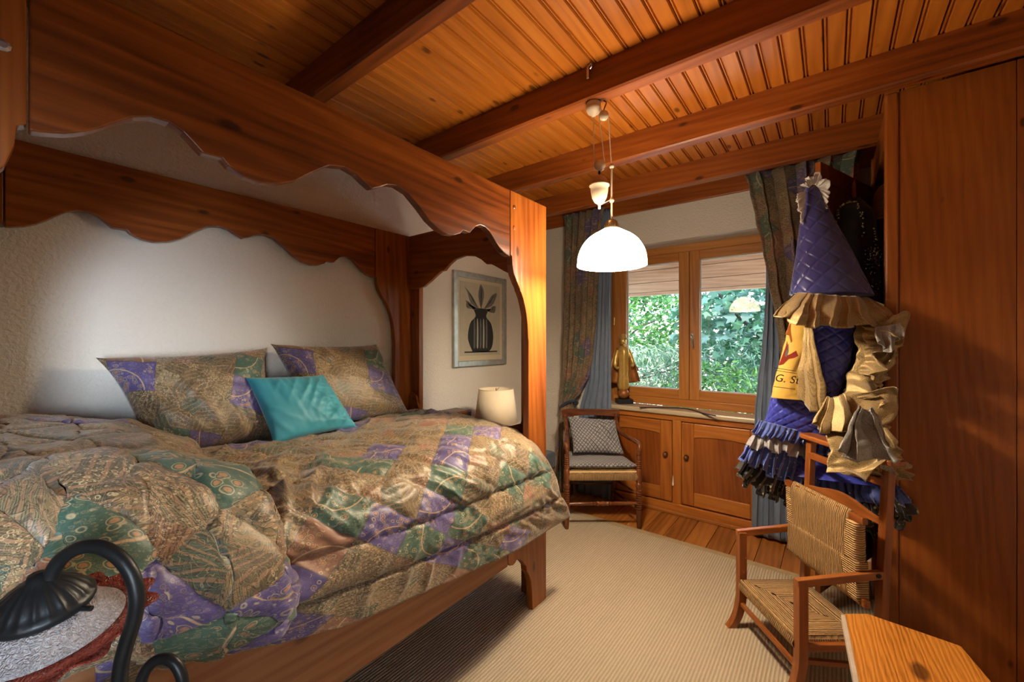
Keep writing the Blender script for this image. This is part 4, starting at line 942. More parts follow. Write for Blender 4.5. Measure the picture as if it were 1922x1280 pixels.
# ================================================================== WARDROBE WITH OPEN DOOR
wr_ = thing('wardrobe', 'tall built-in wooden wardrobe with its narrow door standing open', 'wardrobe', (.5, 2.9, 0))
YP = 2.487; WT = 2.50
for a, c in ((.235, .572), (.574, .899)): G().box(a, c, YP, YP + .02, 0, WT).out('side_panel', wd('panel', 'Z'), wr_, bev=.0015)
G().box(.188, .234, YP - .008, YP + .045, 0, WT).out('corner_post', wd('panel', 'Z'), wr_, bev=.008)
G().box(.190, .234, 3.31, 3.355, 0, WT).out('corner_post', wd('panel', 'Z'), wr_, bev=.004)
G().box(.20, .228, YP + .046, 3.31, 2.33, WT).out('header', wd('panel', 'Y'), wr_, bev=.003)
G().box(.235, .899, 3.335, 3.355, 0, WT).out('side_panel', wd('panel', 'Z'), wr_)
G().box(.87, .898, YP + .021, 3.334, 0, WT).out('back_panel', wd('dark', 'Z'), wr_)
G().box(.235, .868, YP + .021, 3.334, .06, .085).out('bottom_board', wd('panel', 'Y'), wr_)
G().box(.27, .868, YP + .021, 3.334, 2.045, 2.065).out('shelf', wd('panel', 'Y'), wr_)
G().tube([(.52, YP + .021, 1.86), (.52, 3.334, 1.86)], .012, 10).out('hanging_rail', M_brass, wr_)
H_, E_ = Vector((.195, 3.297, 0)), Vector((-.045, 2.655, 0)); dx = (E_ - H_); DL = dx.length; dx.normalize(); dy = Vector((-dx.y, dx.x, 0))
if dy.x < 0: dy = -dy
def dbox(x0, x1, y0, y1, z0, z1):
    g = G(); P8 = [(x0, y0, z0), (x1, y0, z0), (x1, y1, z0), (x0, y1, z0), (x0, y0, z1), (x1, y0, z1), (x1, y1, z1), (x0, y1, z1)]
    return g.add([H_ + dx * a + dy * b_ + Vector((0, 0, c)) for a, b_, c in P8], [(0, 3, 2, 1), (4, 5, 6, 7), (0, 1, 5, 4), (1, 2, 6, 5), (2, 3, 7, 6), (3, 0, 4, 7)])
dr = dbox(.08, DL - .08, -.018, -.008, .15, 2.26).out('door', wd('panel', 'Z'), wr_)
for a, c in ((0.0, .085), (DL - .085, DL)): dbox(a, c, -.026, 0, .10, 2.325).out('stile', wd('panel', 'Z'), dr, bev=.003)
for a, c in ((.10, .20), (1.15, 1.25), (2.23, 2.325)): dbox(.085, DL - .085, -.026, 0, a, c).out('rail', wd('panel', 'Y'), dr, bev=.003)
# straw hat and dark clothes in the wardrobe
m_ = N('yellow_straw'); v_ = m_.obj(); w_ = m_.n('TexWave', wave_type='BANDS', bands_direction='Z'); m_.link(v_, w_.inputs[0]); w_.inputs['Scale'].default_value = 45; w_.inputs['Distortion'].default_value = 1; m_.col(m_.mix(w_.outputs['Fac'], (.36, .24, .05), (.70, .52, .16))); m_.set(Roughness=.7); m_.bump(w_.outputs['Fac'], .6, .005); M_straw = m_.m
HT = Vector((.285, 3.12, 2.067))
sh_ = thing('straw_hat', 'yellow straw hat lying on the shelf of the open wardrobe', 'hat', HT)
G().lathe([(.10, 0), (.106, .02), (.104, .10), (.094, .17), (.07, .205), (0, .215)], HT, 24).out('crown', M_straw, sh_, smooth=True)
G().lathe([(.108, .004), (.128, .0), (.13, .004), (.108, .012)], HT, 24).out('brim', M_straw, sh_, smooth=True)
def loft(name, rows, mat, parent=None, n=40, sub=8, quilt=0, cell=.03, wrk=0, seed=1, uvs=True, smooth=True, two=None):
    """rows (uL,vL,DL,uR,vR,DR,depth): elliptical sections between two points of the place"""
    R = [[at(a[0], a[1], D=a[2]), at(a[3], a[4], D=a[5]), a[6]] for a in rows]
    Ls = smooth_path([r_[0] for r_ in R], sub); Rs = smooth_path([r_[1] for r_ in R], sub); Bs = smooth_path([Vector((r_[2], 0, 0)) for r_ in R], sub)
    vs, uv, fs = [], [], []; acc = 0
    for j, (l, r_, b_) in enumerate(zip(Ls, Rs, Bs)):
        c = (l + r_) / 2; a = (r_ - l) / 2; dp = Vector((a.x, a.y, 0)).cross(Vector((0, 0, 1)))
        dp = dp.normalized() if dp.length > 1e-6 else -FW
        if dp.dot(FW) > 0: dp = -dp
        if j: acc += ((Ls[j] + Rs[j]) / 2 - (Ls[j - 1] + Rs[j - 1]) / 2).length
        per = PI * (a.length + b_.x)
        for i in range(n + 1):
            th = 2 * PI * i / n - PI / 2; nrm = a.normalized() * math.cos(th) + dp * -math.sin(th) * -1
            u_, w_ = per * (i / n - .5), acc; d = 0
            if quilt:
                x_, y_ = (u_ + w_) / cell, (u_ - w_) / cell; x_ -= math.floor(x_); y_ -= math.floor(y_)
                d = quilt * (1 - math.exp(-(min(x_, 1 - x_, y_, 1 - y_) * cell / .0055) ** 2))
            if wrk: d += wrk * noise.noise(Vector((u_ * 14 + seed, w_ * 22, seed))) + wrk * .6 * noise.noise(Vector((u_ * 40, w_ * 55, seed + 3)))
            vs.append(c + a * math.cos(th) + dp * b_.x * math.sin(th) + nrm * d); uv.append((u_, w_))
    m_ = n + 1
    for j in range(len(Ls) - 1):
        for i in range(n): p = j * m_ + i; fs.append((p, p + 1, p + m_ + 1, p + m_))
    fs += [tuple(range(n)), tuple((len(Ls) - 1) * m_ + i for i in range(n))]
    return mesh(name, vs, fs, mat, parent, smooth=smooth, uvs=uv)
def ruffle(name, top, bot, waves, amp, mat, parent=None, ns=160, nt=12, seed=1, scal=.01, drift=1.3, solid=.0025):
    """gathered strip between two paths of (u,v,D)"""
    T_ = smooth_path([at(u, v, D=d) for u, v, d in top], 10); B_ = smooth_path([at(u, v, D=d) for u, v, d in bot], 10)
    def pick(P, s): f = s * (len(P) - 1); i = min(int(f), len(P) - 2); return P[i].lerp(P[i + 1], f - i)
    def fn(s, t):
        a, b_ = pick(T_, s), pick(B_, s); p = a.lerp(b_, t); d = (pick(B_, min(1, s + .02)) - pick(B_, max(0, s - .02))); d.z = 0
        nn = d.cross(Vector((0, 0, 1))); nn = nn.normalized() if nn.length > 1e-6 else -FW
        if nn.dot(FW) > 0: nn = -nn
        ph = 2 * PI * waves * s + drift * 3 * noise.noise(Vector((s * waves * .5, t * .8, seed))); k = (.25 + .75 * t) * (.7 + .6 * noise.noise(Vector((s * waves * .7, 2.2, seed))))
        w = math.sin(ph); b2 = math.sin(PI * t) * .35 * amp
        p = p + noise.noise_vector(p * 11 + Vector((seed, 0, 0))) * amp * (1.9 if amp > .025 else .9) * (.3 + .7 * t) + noise.noise_vector(p * 32) * amp * .15
        return p + nn * (amp * k * w + b2) + d.normalized() * (amp * .55 * k * math.sin(2 * ph + .8)) + Vector((0, 0, scal * t * (math.cos(ph * .5) + noise.noise(Vector((s * waves * 1.7, 0, seed + 2))))))
    L = sum((B_[i + 1] - B_[i]).length for i in range(len(B_) - 1))
    return sheet(name, fn, ns, nt, mat, parent, uvm=(L, .2), solid=solid)
ck = thing('black_coat', 'black coat with glittering trim hanging on the inside of the wardrobe door', 'coat', at(1605, 700, D=2.22))
loft('body', [(1597, 372, 2.21, 1612, 372, 2.22, .02), (1584, 385, 2.20, 1626, 385, 2.23, .03), (1570, 402, 2.19, 1640, 405, 2.24, .035), (1566, 480, 2.18, 1648, 480, 2.25, .035), (1566, 560, 2.18, 1652, 560, 2.26, .035), (1564, 700, 2.18, 1655, 700, 2.26, .04), (1562, 900, 2.18, 1655, 900, 2.26, .045)], M_black, ck, wrk=.006)
M_sparkle = N('sequins'); M_sparkle.col((.75, .72, .68)); M_sparkle.set(Roughness=.2, Metallic=.9); M_sparkle = M_sparkle.m
rnd = random.Random(4)
for path, nn in (([(1568, 430), (1572, 400), (1585, 383), (1600, 378), (1612, 386), (1618, 410), (1621, 450)], 40), ([(1640, 430), (1645, 460), (1640, 480)], 16)):
    g = G(); P_ = smooth_path([at(u, v, D=2.165) for u, v in path], 8)
    for k in range(nn):
        p = P_[int(k / nn * (len(P_) - 1))] + Vector((rnd.gauss(0, .004), rnd.gauss(0, .003), rnd.gauss(0, .004))); g.ball(p, .004, .003, .004, 6, 4)
    g.out('trim', M_gold, ck)['kind'] = 'stuff'
g = G()
for k in range(70): g.ball(at(1641 + rnd.gauss(0, 8), 485 + rnd.gauss(0, 14), D=2.175), .0028, .002, .0028, 5, 3)
for k in range(26): g.ball(at(1642 + rnd.gauss(0, 8), 545 + rnd.gauss(0, 16), D=2.175), .0026, .002, .0026, 5, 3)
o = g.out('sequins', M_sparkle, ck); o['kind'] = 'stuff'
g = G().tube(smooth_path([at(1604, 374, D=2.21), at(1603, 352, D=2.215), at(1604, 338, D=2.22), at(1608, 334, D=2.235)]), [.009] * 7 + [.008] * 3 + [.0025] * 9, 8); g.out('hanger', wd('valet', 'Z'), ck, smooth=True)
for i, (y, zt_, zb_) in enumerate(((3.02, 1.80, .60), (2.90, 1.82, .75), (2.78, 1.80, .65))):
    cl = thing('dark_garment', ['dark garment hanging farthest inside the wardrobe', 'dark garment hanging in the middle inside the wardrobe', 'dark garment hanging nearest inside the wardrobe'][i], 'garment', (.45, y, zb_), group='dark clothes inside the wardrobe')
    def gf(s, t, y=y, zt_=zt_, zb_=zb_): 
        a = 2 * PI * s; w = .10 + .13 * min(1, t * 6); return Vector((.46 + w * math.cos(a), y + (.02 + .02 * t) * math.sin(a) + .006 * math.sin(9 * a), zt_ + (zb_ - zt_) * t))
    sheet('cloth', gf, 40, 16, satin('dark_cloth_%d' % i, [(.010, .012, .018), (.014, .016, .022), (.008, .008, .01)][i], .8), cl)
    G().tube(smooth_path([(.46, y, zt_ - .01), (.46, y, 1.845), (.47, y, 1.876), (.52, y, 1.885), (.535, y, 1.87)]), .003, 6).out('hanger_hook', M_chrome, cl)

# ================================================================== CARNIVAL COSTUME ON THE DOOR
hat = thing('pointed_hat', 'tall pointed blue quilted hat with a gold ruffle hung on the wardrobe door', 'hat', at(1558, 556, D=1.97))
loft('cone', [(1519, 349, 2.03, 1531, 349, 2.03, .012), (1513, 356, 2.02, 1537, 357, 2.03, .022), (1510, 380, 2.02, 1545, 380, 2.03, .035), (1506, 420, 2.01, 1563, 420, 2.02, .055), (1501, 470, 2.00, 1588, 470, 2.0, .085), (1495, 510, 1.99, 1608, 512, 1.98, .105), (1489, 551, 1.98, 1630, 557, 1.96, .125)], M_bluehat, hat, n=220, sub=26, quilt=.0035, cell=.078)
ruffle('lace', [(1518, 352, 2.0), (1526, 346, 1.99), (1536, 352, 2.0), (1541, 375, 2.01)], [(1502, 352, 1.98), (1524, 328, 1.97), (1556, 342, 1.97), (1552, 392, 1.98)], 9, .010, M_lace, hat, seed=2, ns=110)
ruffle('lace', [(1513, 358, 2.01), (1510, 385, 2.0), (1506, 415, 2.0)], [(1497, 368, 1.99), (1498, 392, 1.99), (1505, 425, 1.99)], 6, .008, M_lace, hat, seed=5, ns=80)
ruffle('ruffle', [(1492, 550, 1.93), (1520, 551, 1.86), (1560, 553, 1.84), (1600, 556, 1.85), (1628, 557, 1.90)], [(1457, 586, 1.90), (1485, 608, 1.80), (1550, 615, 1.77), (1620, 612, 1.77), (1700, 606, 1.78)], 8, .022, M_gold, hat, ns=220, nt=18, seed=4, scal=.006)
ruffle('ruffle', [(1628, 557, 1.92), (1600, 556, 2.02), (1540, 553, 2.06), (1492, 550, 1.98)], [(1696, 596, 1.82), (1640, 600, 2.02), (1540, 600, 2.10), (1458, 586, 1.96)], 6, .018, M_gold, hat, ns=160, nt=10, seed=14, scal=.006)
ve = thing('painted_vest', 'yellow painted vest with red flames and black lettering under the pointed hat', 'vest', at(1490, 748, D=2.08))
loft('body', [(1484, 596, 2.09, 1540, 600, 2.04, .03), (1473, 640, 2.09, 1540, 642, 2.03, .035), (1460, 690, 2.09, 1540, 692, 2.02, .04), (1452, 722, 2.09, 1542, 726, 2.02, .042), (1447, 746, 2.09, 1545, 752, 2.02, .045)], M_yellow, ve, wrk=.003)
def onvest(u, v): return at(u, v, D=2.034 - (u - 1447) * .0005)
def vshape(pts, mat, nm):
    A = [onvest(u, v) for u, v in pts]; n_ = len(A); mesh(nm, A + [p - FW * .002 for p in A], [tuple(range(n_)), tuple(range(2 * n_ - 1, n_ - 1, -1))] + [(i, (i + 1) % n_, n_ + (i + 1) % n_, n_ + i) for i in range(n_)], mat, ve)
M_red = plain('red_paint', (.48, .06, .03), .7); M_orange = plain('orange_paint', (.62, .20, .03), .7); M_greyp = plain('grey_paint', (.30, .28, .27), .7)
vshape([(1461, 686), (1468, 668), (1474, 652), (1477, 640), (1479, 652), (1475, 668), (1484, 664), (1494, 658), (1498, 668), (1490, 672), (1480, 674), (1470, 684)], M_red, 'flame')
vshape([(1470, 675), (1476, 655), (1480, 645), (1480, 660), (1476, 672)], M_greyp, 'flame')
vshape([(1474, 628), (1480, 612), (1484, 606), (1484, 622), (1487, 640), (1484, 644), (1481, 630)], M_orange, 'flame')
M_inkv = plain('black_paint', (.02, .015, .012), .8)
for u0, v0, u1, v1 in ((1454, 690, 1494, 696), (1456, 694.5, 1496, 701), (1452, 725, 1492, 730)): vshape([(u0, v0), (u1, v1), (u1, v1 + 1), (u0, v0 + 1)], M_inkv, 'drawn_line')
fc = bpy.data.curves.new('lettering', 'FONT'); fc.body = 'G. Stöl'; fc.size = .052; fc.extrude = .0008; fc.shear = .2; fc.space_character = 1.05
fo = bpy.data.objects.new('lettering_tmp', fc); COL.objects.link(fo); bpy.context.view_layer.update()
fm = bpy.data.meshes.new_from_object(fo.evaluated_get(bpy.context.evaluated_depsgraph_get())); bpy.data.objects.remove(fo)
fm.materials.clear(); fm.materials.append(M_inkv); lt = bpy.data.objects.new('lettering', fm); COL.objects.link(lt); lt.parent = ve
lp = at(1453, 715, D=2.024); tx = (at(1493, 720, D=2.010) - lp).normalized(); tz = Vector((0, 0, 1)); ty = (tz - tx * tz.dot(tx)).normalized(); tn = tx.cross(ty)
lt.matrix_basis = Matrix.Translation(lp - ORG[ve]) @ Matrix((tx, ty, tn)).transposed().to_4x4()
sv = thing('quilted_sleeve', 'royal blue quilted cone-shaped sleeve hanging point down among gold ruffles', 'sleeve', at(1557, 756, D=1.9))
loft('body', [(1513, 600, 1.93, 1604, 612, 1.90, .035), (1517, 630, 1.92, 1598, 642, 1.89, .04), (1524, 668, 1.91, 1592, 680, 1.88, .038), (1536, 712, 1.90, 1578, 722, 1.88, .028), (1548, 742, 1.89, 1566, 746, 1.88, .015), (1555, 757, 1.89, 1560, 757, 1.89, .004)], M_bluequilt, sv, n=180, sub=22, quilt=.005, cell=.052)
dr_ = thing('carnival_dress', 'royal blue quilted dress with dotted blue and black tulle frills behind the rush chair', 'dress', at(1530, 930, D=2.1))
loft('skirt', [(1450, 738, 2.14, 1560, 750, 2.06, .045), (1442, 775, 2.15, 1572, 785, 2.06, .05), (1430, 810, 2.17, 1590, 825, 2.05, .04), (1416, 850, 2.20, 1630, 870, 1.99, .03), (1408, 880, 2.22, 1680, 915, 1.86, .03)], M_bluequilt, dr_, n=220, sub=24, quilt=.005, cell=.046)
tl = [(1424, 795, 2.10), (1470, 808, 2.07), (1530, 826, 2.075), (1600, 858, 1.96), (1640, 880, 1.88)]
ruffle('frill', [(u, v - 8, d) for u, v, d in tl], [(u - 14 + 10 * (i > 1), v + 16, d - .02) for i, (u, v, d) in enumerate(tl)], 24, .012, M_tulleblue, dr_, ns=300, nt=8, seed=21, scal=.008)
ruffle('frill', [(1418, 806, 2.10), (1470, 822, 2.07), (1530, 840, 2.075), (1620, 880, 1.93)], [(1402, 838, 2.07), (1465, 850, 2.05), (1530, 866, 2.07), (1630, 905, 1.92)], 11, .018, M_tullelight, dr_, ns=240, nt=8, seed=22, scal=.012)
ruffle('frill', [(1408, 822, 2.11), (1465, 838, 2.08), (1530, 852, 2.09), (1620, 890, 1.95), (1690, 912, 1.76)], [(1388, 858, 2.07), (1455, 893, 2.06), (1530, 915, 2.08), (1630, 945, 1.93), (1712, 948, 1.74)], 24, .020, M_tulleblue, dr_, ns=340, nt=12, seed=24, scal=.014)
ruffle('frill', [(1402, 850, 2.12), (1460, 868, 2.10), (1530, 895, 2.11), (1625, 925, 1.95), (1695, 930, 1.77)], [(1381, 886, 2.09), (1440, 922, 2.08), (1525, 952, 2.10), (1630, 985, 1.94), (1716, 962, 1.75)], 26, .022, M_tulleblack, dr_, ns=340, nt=12, seed=27, scal=.018)
ruffle('frill', [(1405, 850, 2.16), (1460, 872, 2.16), (1540, 900, 2.14), (1625, 930, 1.99), (1690, 940, 1.79)], [(1392, 905, 2.16), (1450, 938, 2.16), (1530, 965, 2.13), (1640, 998, 1.98), (1700, 985, 1.78)], 20, .020, M_tulleblack, dr_, ns=300, nt=12, seed=29, scal=.02)
gc = thing('gold_cape', 'crumpled gold and silver ruffled cape draped over the top of the rush chair', 'cape', at(1620, 900, D=1.7))
loft('lining', [(1612, 612, 1.88, 1696, 612, 1.80, .04), (1616, 650, 1.88, 1680, 650, 1.80, .045), (1608, 695, 1.88, 1664, 695, 1.79, .045), (1586, 740, 1.85, 1648, 745, 1.76, .045), (1562, 790, 1.83, 1658, 800, 1.70, .05), (1558, 840, 1.80, 1676, 850, 1.66, .05), (1564, 884, 1.78, 1700, 900, 1.64, .04)], M_gold, gc, n=120, sub=18, wrk=.030, seed=7)
ruffle('drape', [(1510, 604, 1.90), (1517, 604, 1.88), (1522, 606, 1.86)], [(1501, 748, 1.96), (1526, 772, 1.89), (1558, 766, 1.83)], 3, .014, M_gold, gc, ns=90, nt=40, seed=31, scal=.004)
for i, (tp, bt, wv_, am, mt) in enumerate((
        ([(1602, 606, 1.84), (1606, 640, 1.83), (1602, 680, 1.83), (1590, 722, 1.81), (1574, 752, 1.79)], [(1702, 596, 1.77), (1700, 632, 1.75), (1676, 672, 1.74), (1664, 712, 1.73), (1652, 752, 1.71)], 4, .030, M_gold),
        ([(1618, 612, 1.80), (1622, 650, 1.79), (1616, 700, 1.78)], [(1668, 640, 1.73), (1664, 668, 1.72), (1650, 712, 1.71)], 3, .030, M_gold),
        ([(1640, 612, 1.76), (1660, 612, 1.75), (1688, 606, 1.75)], [(1648, 640, 1.72), (1666, 656, 1.70), (1686, 640, 1.71)], 2, .018, M_silver),
        ([(1580, 742, 1.77), (1562, 765, 1.76), (1553, 800, 1.74), (1552, 850, 1.70), (1560, 888, 1.67)], [(1650, 742, 1.69), (1656, 776, 1.67), (1662, 812, 1.64), (1640, 860, 1.62), (1628, 896, 1.61)], 2, .032, M_gold),
        ([(1650, 752, 1.70), (1648, 790, 1.68), (1640, 840, 1.65), (1636, 880, 1.63)], [(1656, 770, 1.67), (1678, 822, 1.64), (1702, 872, 1.62), (1711, 906, 1.61)], 3, .026, M_gold),
        ([(1552, 744, 1.79), (1562, 746, 1.77), (1584, 738, 1.75)], [(1530, 792, 1.75), (1556, 812, 1.71), (1604, 800, 1.67)], 3, .024, M_gold),
        ([(1606, 760, 1.66), (1618, 768, 1.645), (1634, 762, 1.65)], [(1588, 842, 1.60), (1634, 862, 1.565), (1690, 886, 1.565)], 3, .034, M_silver))):
    ruffle('ruffle', tp, bt, wv_, am, mt, gc, ns=120, nt=26, seed=40 + i, scal=.008, drift=.8)

# ================================================================== LOW RUSH CHAIR WITH TALL BACK
vA, vB = Vector((-.349, 2.282, 0)), Vector((-.095, 1.959, 0)); wdir = (vB - vA).normalized(); VW = (vB - vA).length
vc = thing('valet_chair', 'low wooden chair with rush seat, rush back and tall clothes rail', 'chair', (vA + vB) / 2, rz=math.atan2(wdir.y, wdir.x))
VH = VW / 2; BD = .30                                       # local x: along the front edge, local y: towards the back
for sx in (-1, 1):
    x = sx * (VH - .0)
    pth = [(x - .0, -.055, ZR), (x, -.045, .02), (x, -.022, .06), (x, -.006, .12), (x, 0, .20), (x, 0, .47)]
    g = G(); pp = smooth_path(pth, 4); vs_, fs_ = [], []
    for p in pp:
        for a, b_ in ((-1, -1), (1, -1), (1, 1), (-1, 1)): vs_.append(p + Vector((a * .017, b_ * .018, 0)))
    for i in range(len(pp) - 1):
        for k in range(4): fs_.append((i * 4 + k, i * 4 + (k + 1) % 4, i * 4 + 4 + (k + 1) % 4, i * 4 + 4 + k))
    fs_ += [(3, 2, 1, 0), tuple(len(vs_) - 4 + k for k in range(4))]
    mesh('leg', vs_, fs_, wd('valet', 'Z'), vc, bev=.003)
    G().bar((x, BD, ZR), (x, BD + .045, .925), .034, .030, up=(0, 1, 0)).out('back_post', wd('valet', 'Z'), vc, bev=.003)
    G().bar((x + sx * .004, -.02, .462), (x + sx * .004, BD + .015, .495), .024, .030).out('arm', wd('valet', 'Y'), vc, bev=.003)
    G().lathe([(.009, 0), (.009, .004), (0, .006)], (x + sx * .016, BD - .01, .495), 10, axis=(sx, 0, 0)).out('screw', M_iron, vc)
    G().bar((x, 0, .16), (x, BD + .005, .13), .018, .018).out('stretcher', wd('valet', 'Y'), vc, bev=.002)
    G().bar((x, 0, .212), (x, BD + .01, .212), .022, .026).out('seat_rail', wd('valet', 'Y'), vc, bev=.002)
G().bar((-VH, .0, .205), (VH, .0, .205), .024, .030).out('seat_rail', wd('valet', 'X'), vc, bev=.002)
G().bar((-VH, BD + .008, .205), (VH, BD + .008, .205), .024, .030).out('seat_rail', wd('valet', 'X'), vc, bev=.002)
G().bar((-VH, -.004, .125), (VH, -.004, .125), .018, .018).out('stretcher', wd('valet', 'X'), vc, bev=.003)
rush_seat(vc, [(-VH + .012, -.018, 0), (VH - .012, -.018, 0), (VH - .012, BD - .01, 0), (-VH + .012, BD - .01, 0)], .232, .034, M_rush)
# woven back: frame rails, wide band of upright strands, side bands of level strands
def bp(x, z, y=0): return Vector((x, BD - .055 - (z - .40) * .03 + y, z))
for z0 in (.385, .705): G().bar(bp(-VH - .02, z0), bp(VH + .02, z0), .022, .028).out('back_rail', wd('valet', 'X'), vc, bev=.003)
for sx in (-1, 1): G().bar(bp(sx * (VH - .015), .385), bp(sx * (VH - .015), .705), .018, .018, up=(0, 1, 0)).out('back_stile', wd('valet', 'Z'), vc, bev=.002)
def weave(name, quad, up, th=.016, n=12, seed=0):
    A, B, C, D = quad; vs, uv, fs = [], [], []
    for side in (-1, 1):
        for j in range(n + 1):
            for i in range(n + 1):
                s, t = i / n, j / n; x = (A[0] + (B[0] - A[0]) * s) * (1 - t) + (D[0] + (C[0] - D[0]) * s) * t; z = (A[1] + (B[1] - A[1]) * s) * (1 - t) + (D[1] + (C[1] - D[1]) * s) * t
                e_ = (min(1, 6 * (1 - t)) if up == 1 else min(1, 6 * t)) if up else min(1, 6 * s if seed == 4 else 6 * (1 - s)); q = math.sqrt(max(.05, e_))
                vs.append(bp(x, z, side * (th * q + .003 * noise.noise(Vector((x * 60, z * 60, seed)))))); uv.append((z, x) if up else (x, z))
        o = 0 if side < 0 else (n + 1) ** 2
        for j in range(n):
            for i in range(n): a = o + j * (n + 1) + i; fs.append((a, a + 1, a + n + 2, a + n + 1))
    m_ = (n + 1) ** 2; rim = [i for i in range(n + 1)] + [j * (n + 1) + n for j in range(1, n + 1)] + [n * (n + 1) + i for i in range(n - 1, -1, -1)] + [j * (n + 1) for j in range(n - 1, 0, -1)]
    for k in range(len(rim)): a, b_ = rim[k], rim[(k + 1) % len(rim)]; fs.append((a, a + m_, b_ + m_, b_))
    mesh(name, vs, fs, M_rush, vc, smooth=True, uvs=uv)
e_ = VH - .002; wi = VH * .62
weave('back_weave', [(-e_ + .01, .50), (e_ - .045, .50), (e_ - .045, .728), (-e_ + .035, .728)], 1, .020, seed=1)
weave('back_weave', [(-e_, .366), (e_ - .035, .366), (e_ - .075, .535), (-e_ + .012, .53)], 2, .023, seed=2)
weave('back_weave', [(e_ - .078, .53), (e_ - .034, .366), (e_, .366), (e_, .54)], 0, .024, seed=3)
weave('back_weave', [(e_ - .058, .535), (e_ + .002, .53), (e_ + .002, .688), (e_ - .046, .688)], 0, .023, seed=3)
weave('back_weave', [(-e_ - .002, .52), (-e_ + .045, .52), (-e_ + .030, .692), (-e_ - .002, .692)], 0, .022, seed=4)
# scalloped strip behind the woven back, clothes rails
q = [(-VH, .68), (VH, .68), (VH, .700)] + [(VH - 2 * VH * i / 14, .702 + .034 * math.sin(PI * i / 14) ** 2) for i in range(1, 14)] + [(-VH, .700)]
G().prism(q, lambda x, z: (x, BD + .018, z), lambda x, z: (x, BD + .034, z)).out('crest', wd('valet', 'X'), vc, bev=.002)
G().bar((-VH, BD + .034, .845), (VH, BD + .034, .845), .020, .030).out('clothes_rail', wd('valet', 'X'), vc, bev=.003)
q = [(-VH - .045, -.028), (-VH - .02, -.042), (VH + .02, -.042), (VH + .045, -.028), (VH + .045, .028), (VH + .02, .042), (-VH - .02, .042), (-VH - .045, .028)]
G().prism(q, lambda x, y: (x, BD + .045 + y, .922), lambda x, y: (x, BD + .045 + y, .944)).out('crown_rail', wd('valet', 'X'), vc, bev=.005)

# ================================================================== PINE STOOL
zt = .45
oc = [at(u, v, Z=zt) for u, v in ((1580, 1153), (1588, 1151), (1628, 1151), (1802, 1211), (1806, 1214), (1862, 1280))]
oc += [oc[-1] + (oc[-1] - oc[-2]).normalized() * .16, Vector((.34, 1.42, zt)), Vector((.10, 1.37, zt))]
oc.append(at(1612, 1318, Z=zt))
sto = thing('pine_stool', 'rustic pine stool top with dark knot and worn white edge at the bottom right', 'stool', (.2, 1.63, 0))
G().prism([(p.x, p.y) for p in oc], lambda x, y: (x, y, zt - .032), lambda x, y: (x, y, zt)).out('seat', wd('stool', 'Y'), sto, bev=.004)
a_, b_ = oc[0], oc[-1]; n_ = Vector((1, 0, 0))
G().add([a_ + Vector((-.002, 0, -.026)), b_ + Vector((-.002, 0, -.026)), b_ + Vector((-.002, 0, .0012)), a_ + Vector((-.002, 0, .0012)), a_ + Vector((.010, 0, -.026)), b_ + Vector((.010, 0, -.026)), b_ + Vector((.010, 0, .0012)), a_ + Vector((.010, 0, .0012))], [(0, 1, 2, 3), (7, 6, 5, 4), (3, 2, 6, 7), (0, 4, 5, 1), (1, 5, 6, 2), (0, 3, 7, 4)]).out('worn_edge', plain('worn_white_edge', (.52, .44, .37), .5, vary=.25), sto, bev=.002)
for x, y, dx_, dy_ in ((.09, 1.78, -.03, .03), (.29, 1.80, .03, .03), (.12, 1.46, -.03, -.03), (.31, 1.48, .03, -.03)):
    G().bar((x, y, zt - .03), (x + dx_, y + dy_, ZR), .034, .034).out('leg', wd('stool', 'Z'), sto, bev=.004)

# ================================================================== IRON TABLE LAMP IN THE FOREGROUND
LD = .55
lc = at(70, 1130, D=LD)
tbase = at(226, 1290, D=LD)
tt = thing('lamp_table', 'small round wooden table under the iron lamp at the bottom left', 'table', (tbase.x, tbase.y, 0))
TZ = .80
G().lathe([(.13, TZ - .022), (.135, TZ - .011), (.13, TZ)], (tbase.x, tbase.y, 0), 32).out('top', wd('dark', 'X'), tt)
G().lathe([(.022, .08), (.030, .30), (.018, .45), (.028, .62), (.02, TZ - .022)], (tbase.x, tbase.y, 0), 16).out('column', wd('dark', 'Z'), tt, smooth=True)
for k in range(3): a = k * 2 * PI / 3 + .4; G().bar((tbase.x, tbase.y, .12), (tbase.x + .12 * math.cos(a), tbase.y + .12 * math.sin(a), ZR + .012), .025, .024).out('foot', wd('dark', 'X'), tt, bev=.004)
tl_ = thing('iron_lamp', 'black wrought-iron gooseneck lamp with frosted glass shade and red ruffled rim', 'lamp', (tbase.x, tbase.y, TZ))
G().lathe([(.06, TZ), (.062, TZ + .008), (.03, TZ + .018), (.012, TZ + .03), (.010, TZ + .05)], (tbase.x, tbase.y, 0), 24).out('foot', M_iron, tl_, smooth=True)
npth = [at(u, v, D=LD) for u, v in ((225, 1330), (224, 1285), (228, 1245), (238, 1205), (251, 1165), (257, 1122), (247, 1078), (222, 1045), (186, 1026), (150, 1028), (118, 1046), (100, 1070), (94, 1094))]
npth = [Vector((tbase.x, tbase.y, TZ + .04))] + npth
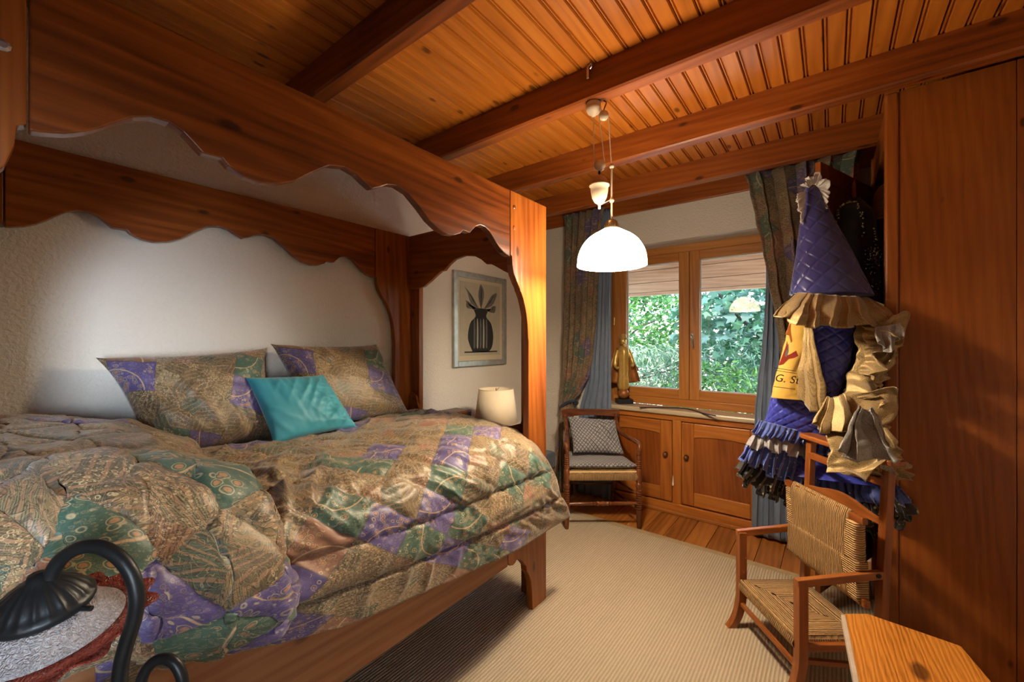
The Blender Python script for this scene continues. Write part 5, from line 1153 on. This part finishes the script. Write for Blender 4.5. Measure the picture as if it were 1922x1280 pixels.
G().tube(smooth_path(npth, 6), .0088, 12).out('gooseneck', M_iron, tl_, smooth=True)
sc2 = [at(u, v, D=LD - .01) for u, v in ((240, 1345), (258, 1310), (268, 1270), (285, 1245), (308, 1236), (330, 1247), (343, 1278), (340, 1310), (322, 1325), (306, 1312))]
G().tube(smooth_path(sc2, 6), .0068, 10).out('scroll', M_iron, tl_, smooth=True)
hx = (Vector((0, 0, 1)) - FW * .16 + RT * .02).normalized()          # lamp head axis, tilted
hc = at(80, 1132, D=LD)
G().lathe([(.048, -.012), (.051, -.006), (.051, .001), (.047, .004), (.044, .010), (.034, .022), (.020, .032), (.012, .036), (.009, .043)], hc, 132, axis=hx, mod=lambda t, k: 1 + (-.05 * abs(math.cos(11 * t)) if 2 < k < 7 else 0)).out('hood', M_iron, tl_, smooth=True)
g = G().tube([hc + hx.orthogonal().normalized() * .0, hc], .001, 4)
for sg in (-1, 1): G().tube([hc - hx * .008 + RT * sg * .046, hc - hx * .008 + RT * sg * .064], .0035, 8).out('thumb_screw', M_iron, tl_)
def gls(name, c, tr, rough, em=0):
    m = N(name); v = m.obj(); m.col(c); m.set(Roughness=rough); m.b.inputs['Transmission Weight'].default_value = tr; m.b.inputs['IOR'].default_value = 1.4
    m.bump(m.noise(v, 190, 3, 1.5), 1.0, .010); return m.m
M_frost = gls('frosted_glass', (.86, .80, .80), .45, .22); M_redg = gls('red_glass', (.62, .13, .09), .45, .15)
ax_ = -hx
spf = [(.045, .008), (.053, .016), (.061, .026), (.069, .035), (.077, .041)]
g = G().lathe(spf, hc, 72, axis=ax_); g.f = g.f[:72 * (len(spf) - 1)]; g.out('shade', M_frost, tl_, smooth=True, solid=.003)
spr = [(.077, .041), (.087, .045), (.097, .045), (.107, .041)]
wob = lambda t, k: 1 + [0, .02, .05, .07][k] * math.cos(14 * t) + [0, .004, .01, .015][k] * math.cos(5 * t)
g = G().lathe(spr, hc, 112, axis=ax_, mod=wob); g.f = g.f[:112 * (len(spr) - 1)]; g.out('shade_rim', M_redg, tl_, smooth=True, solid=.003)
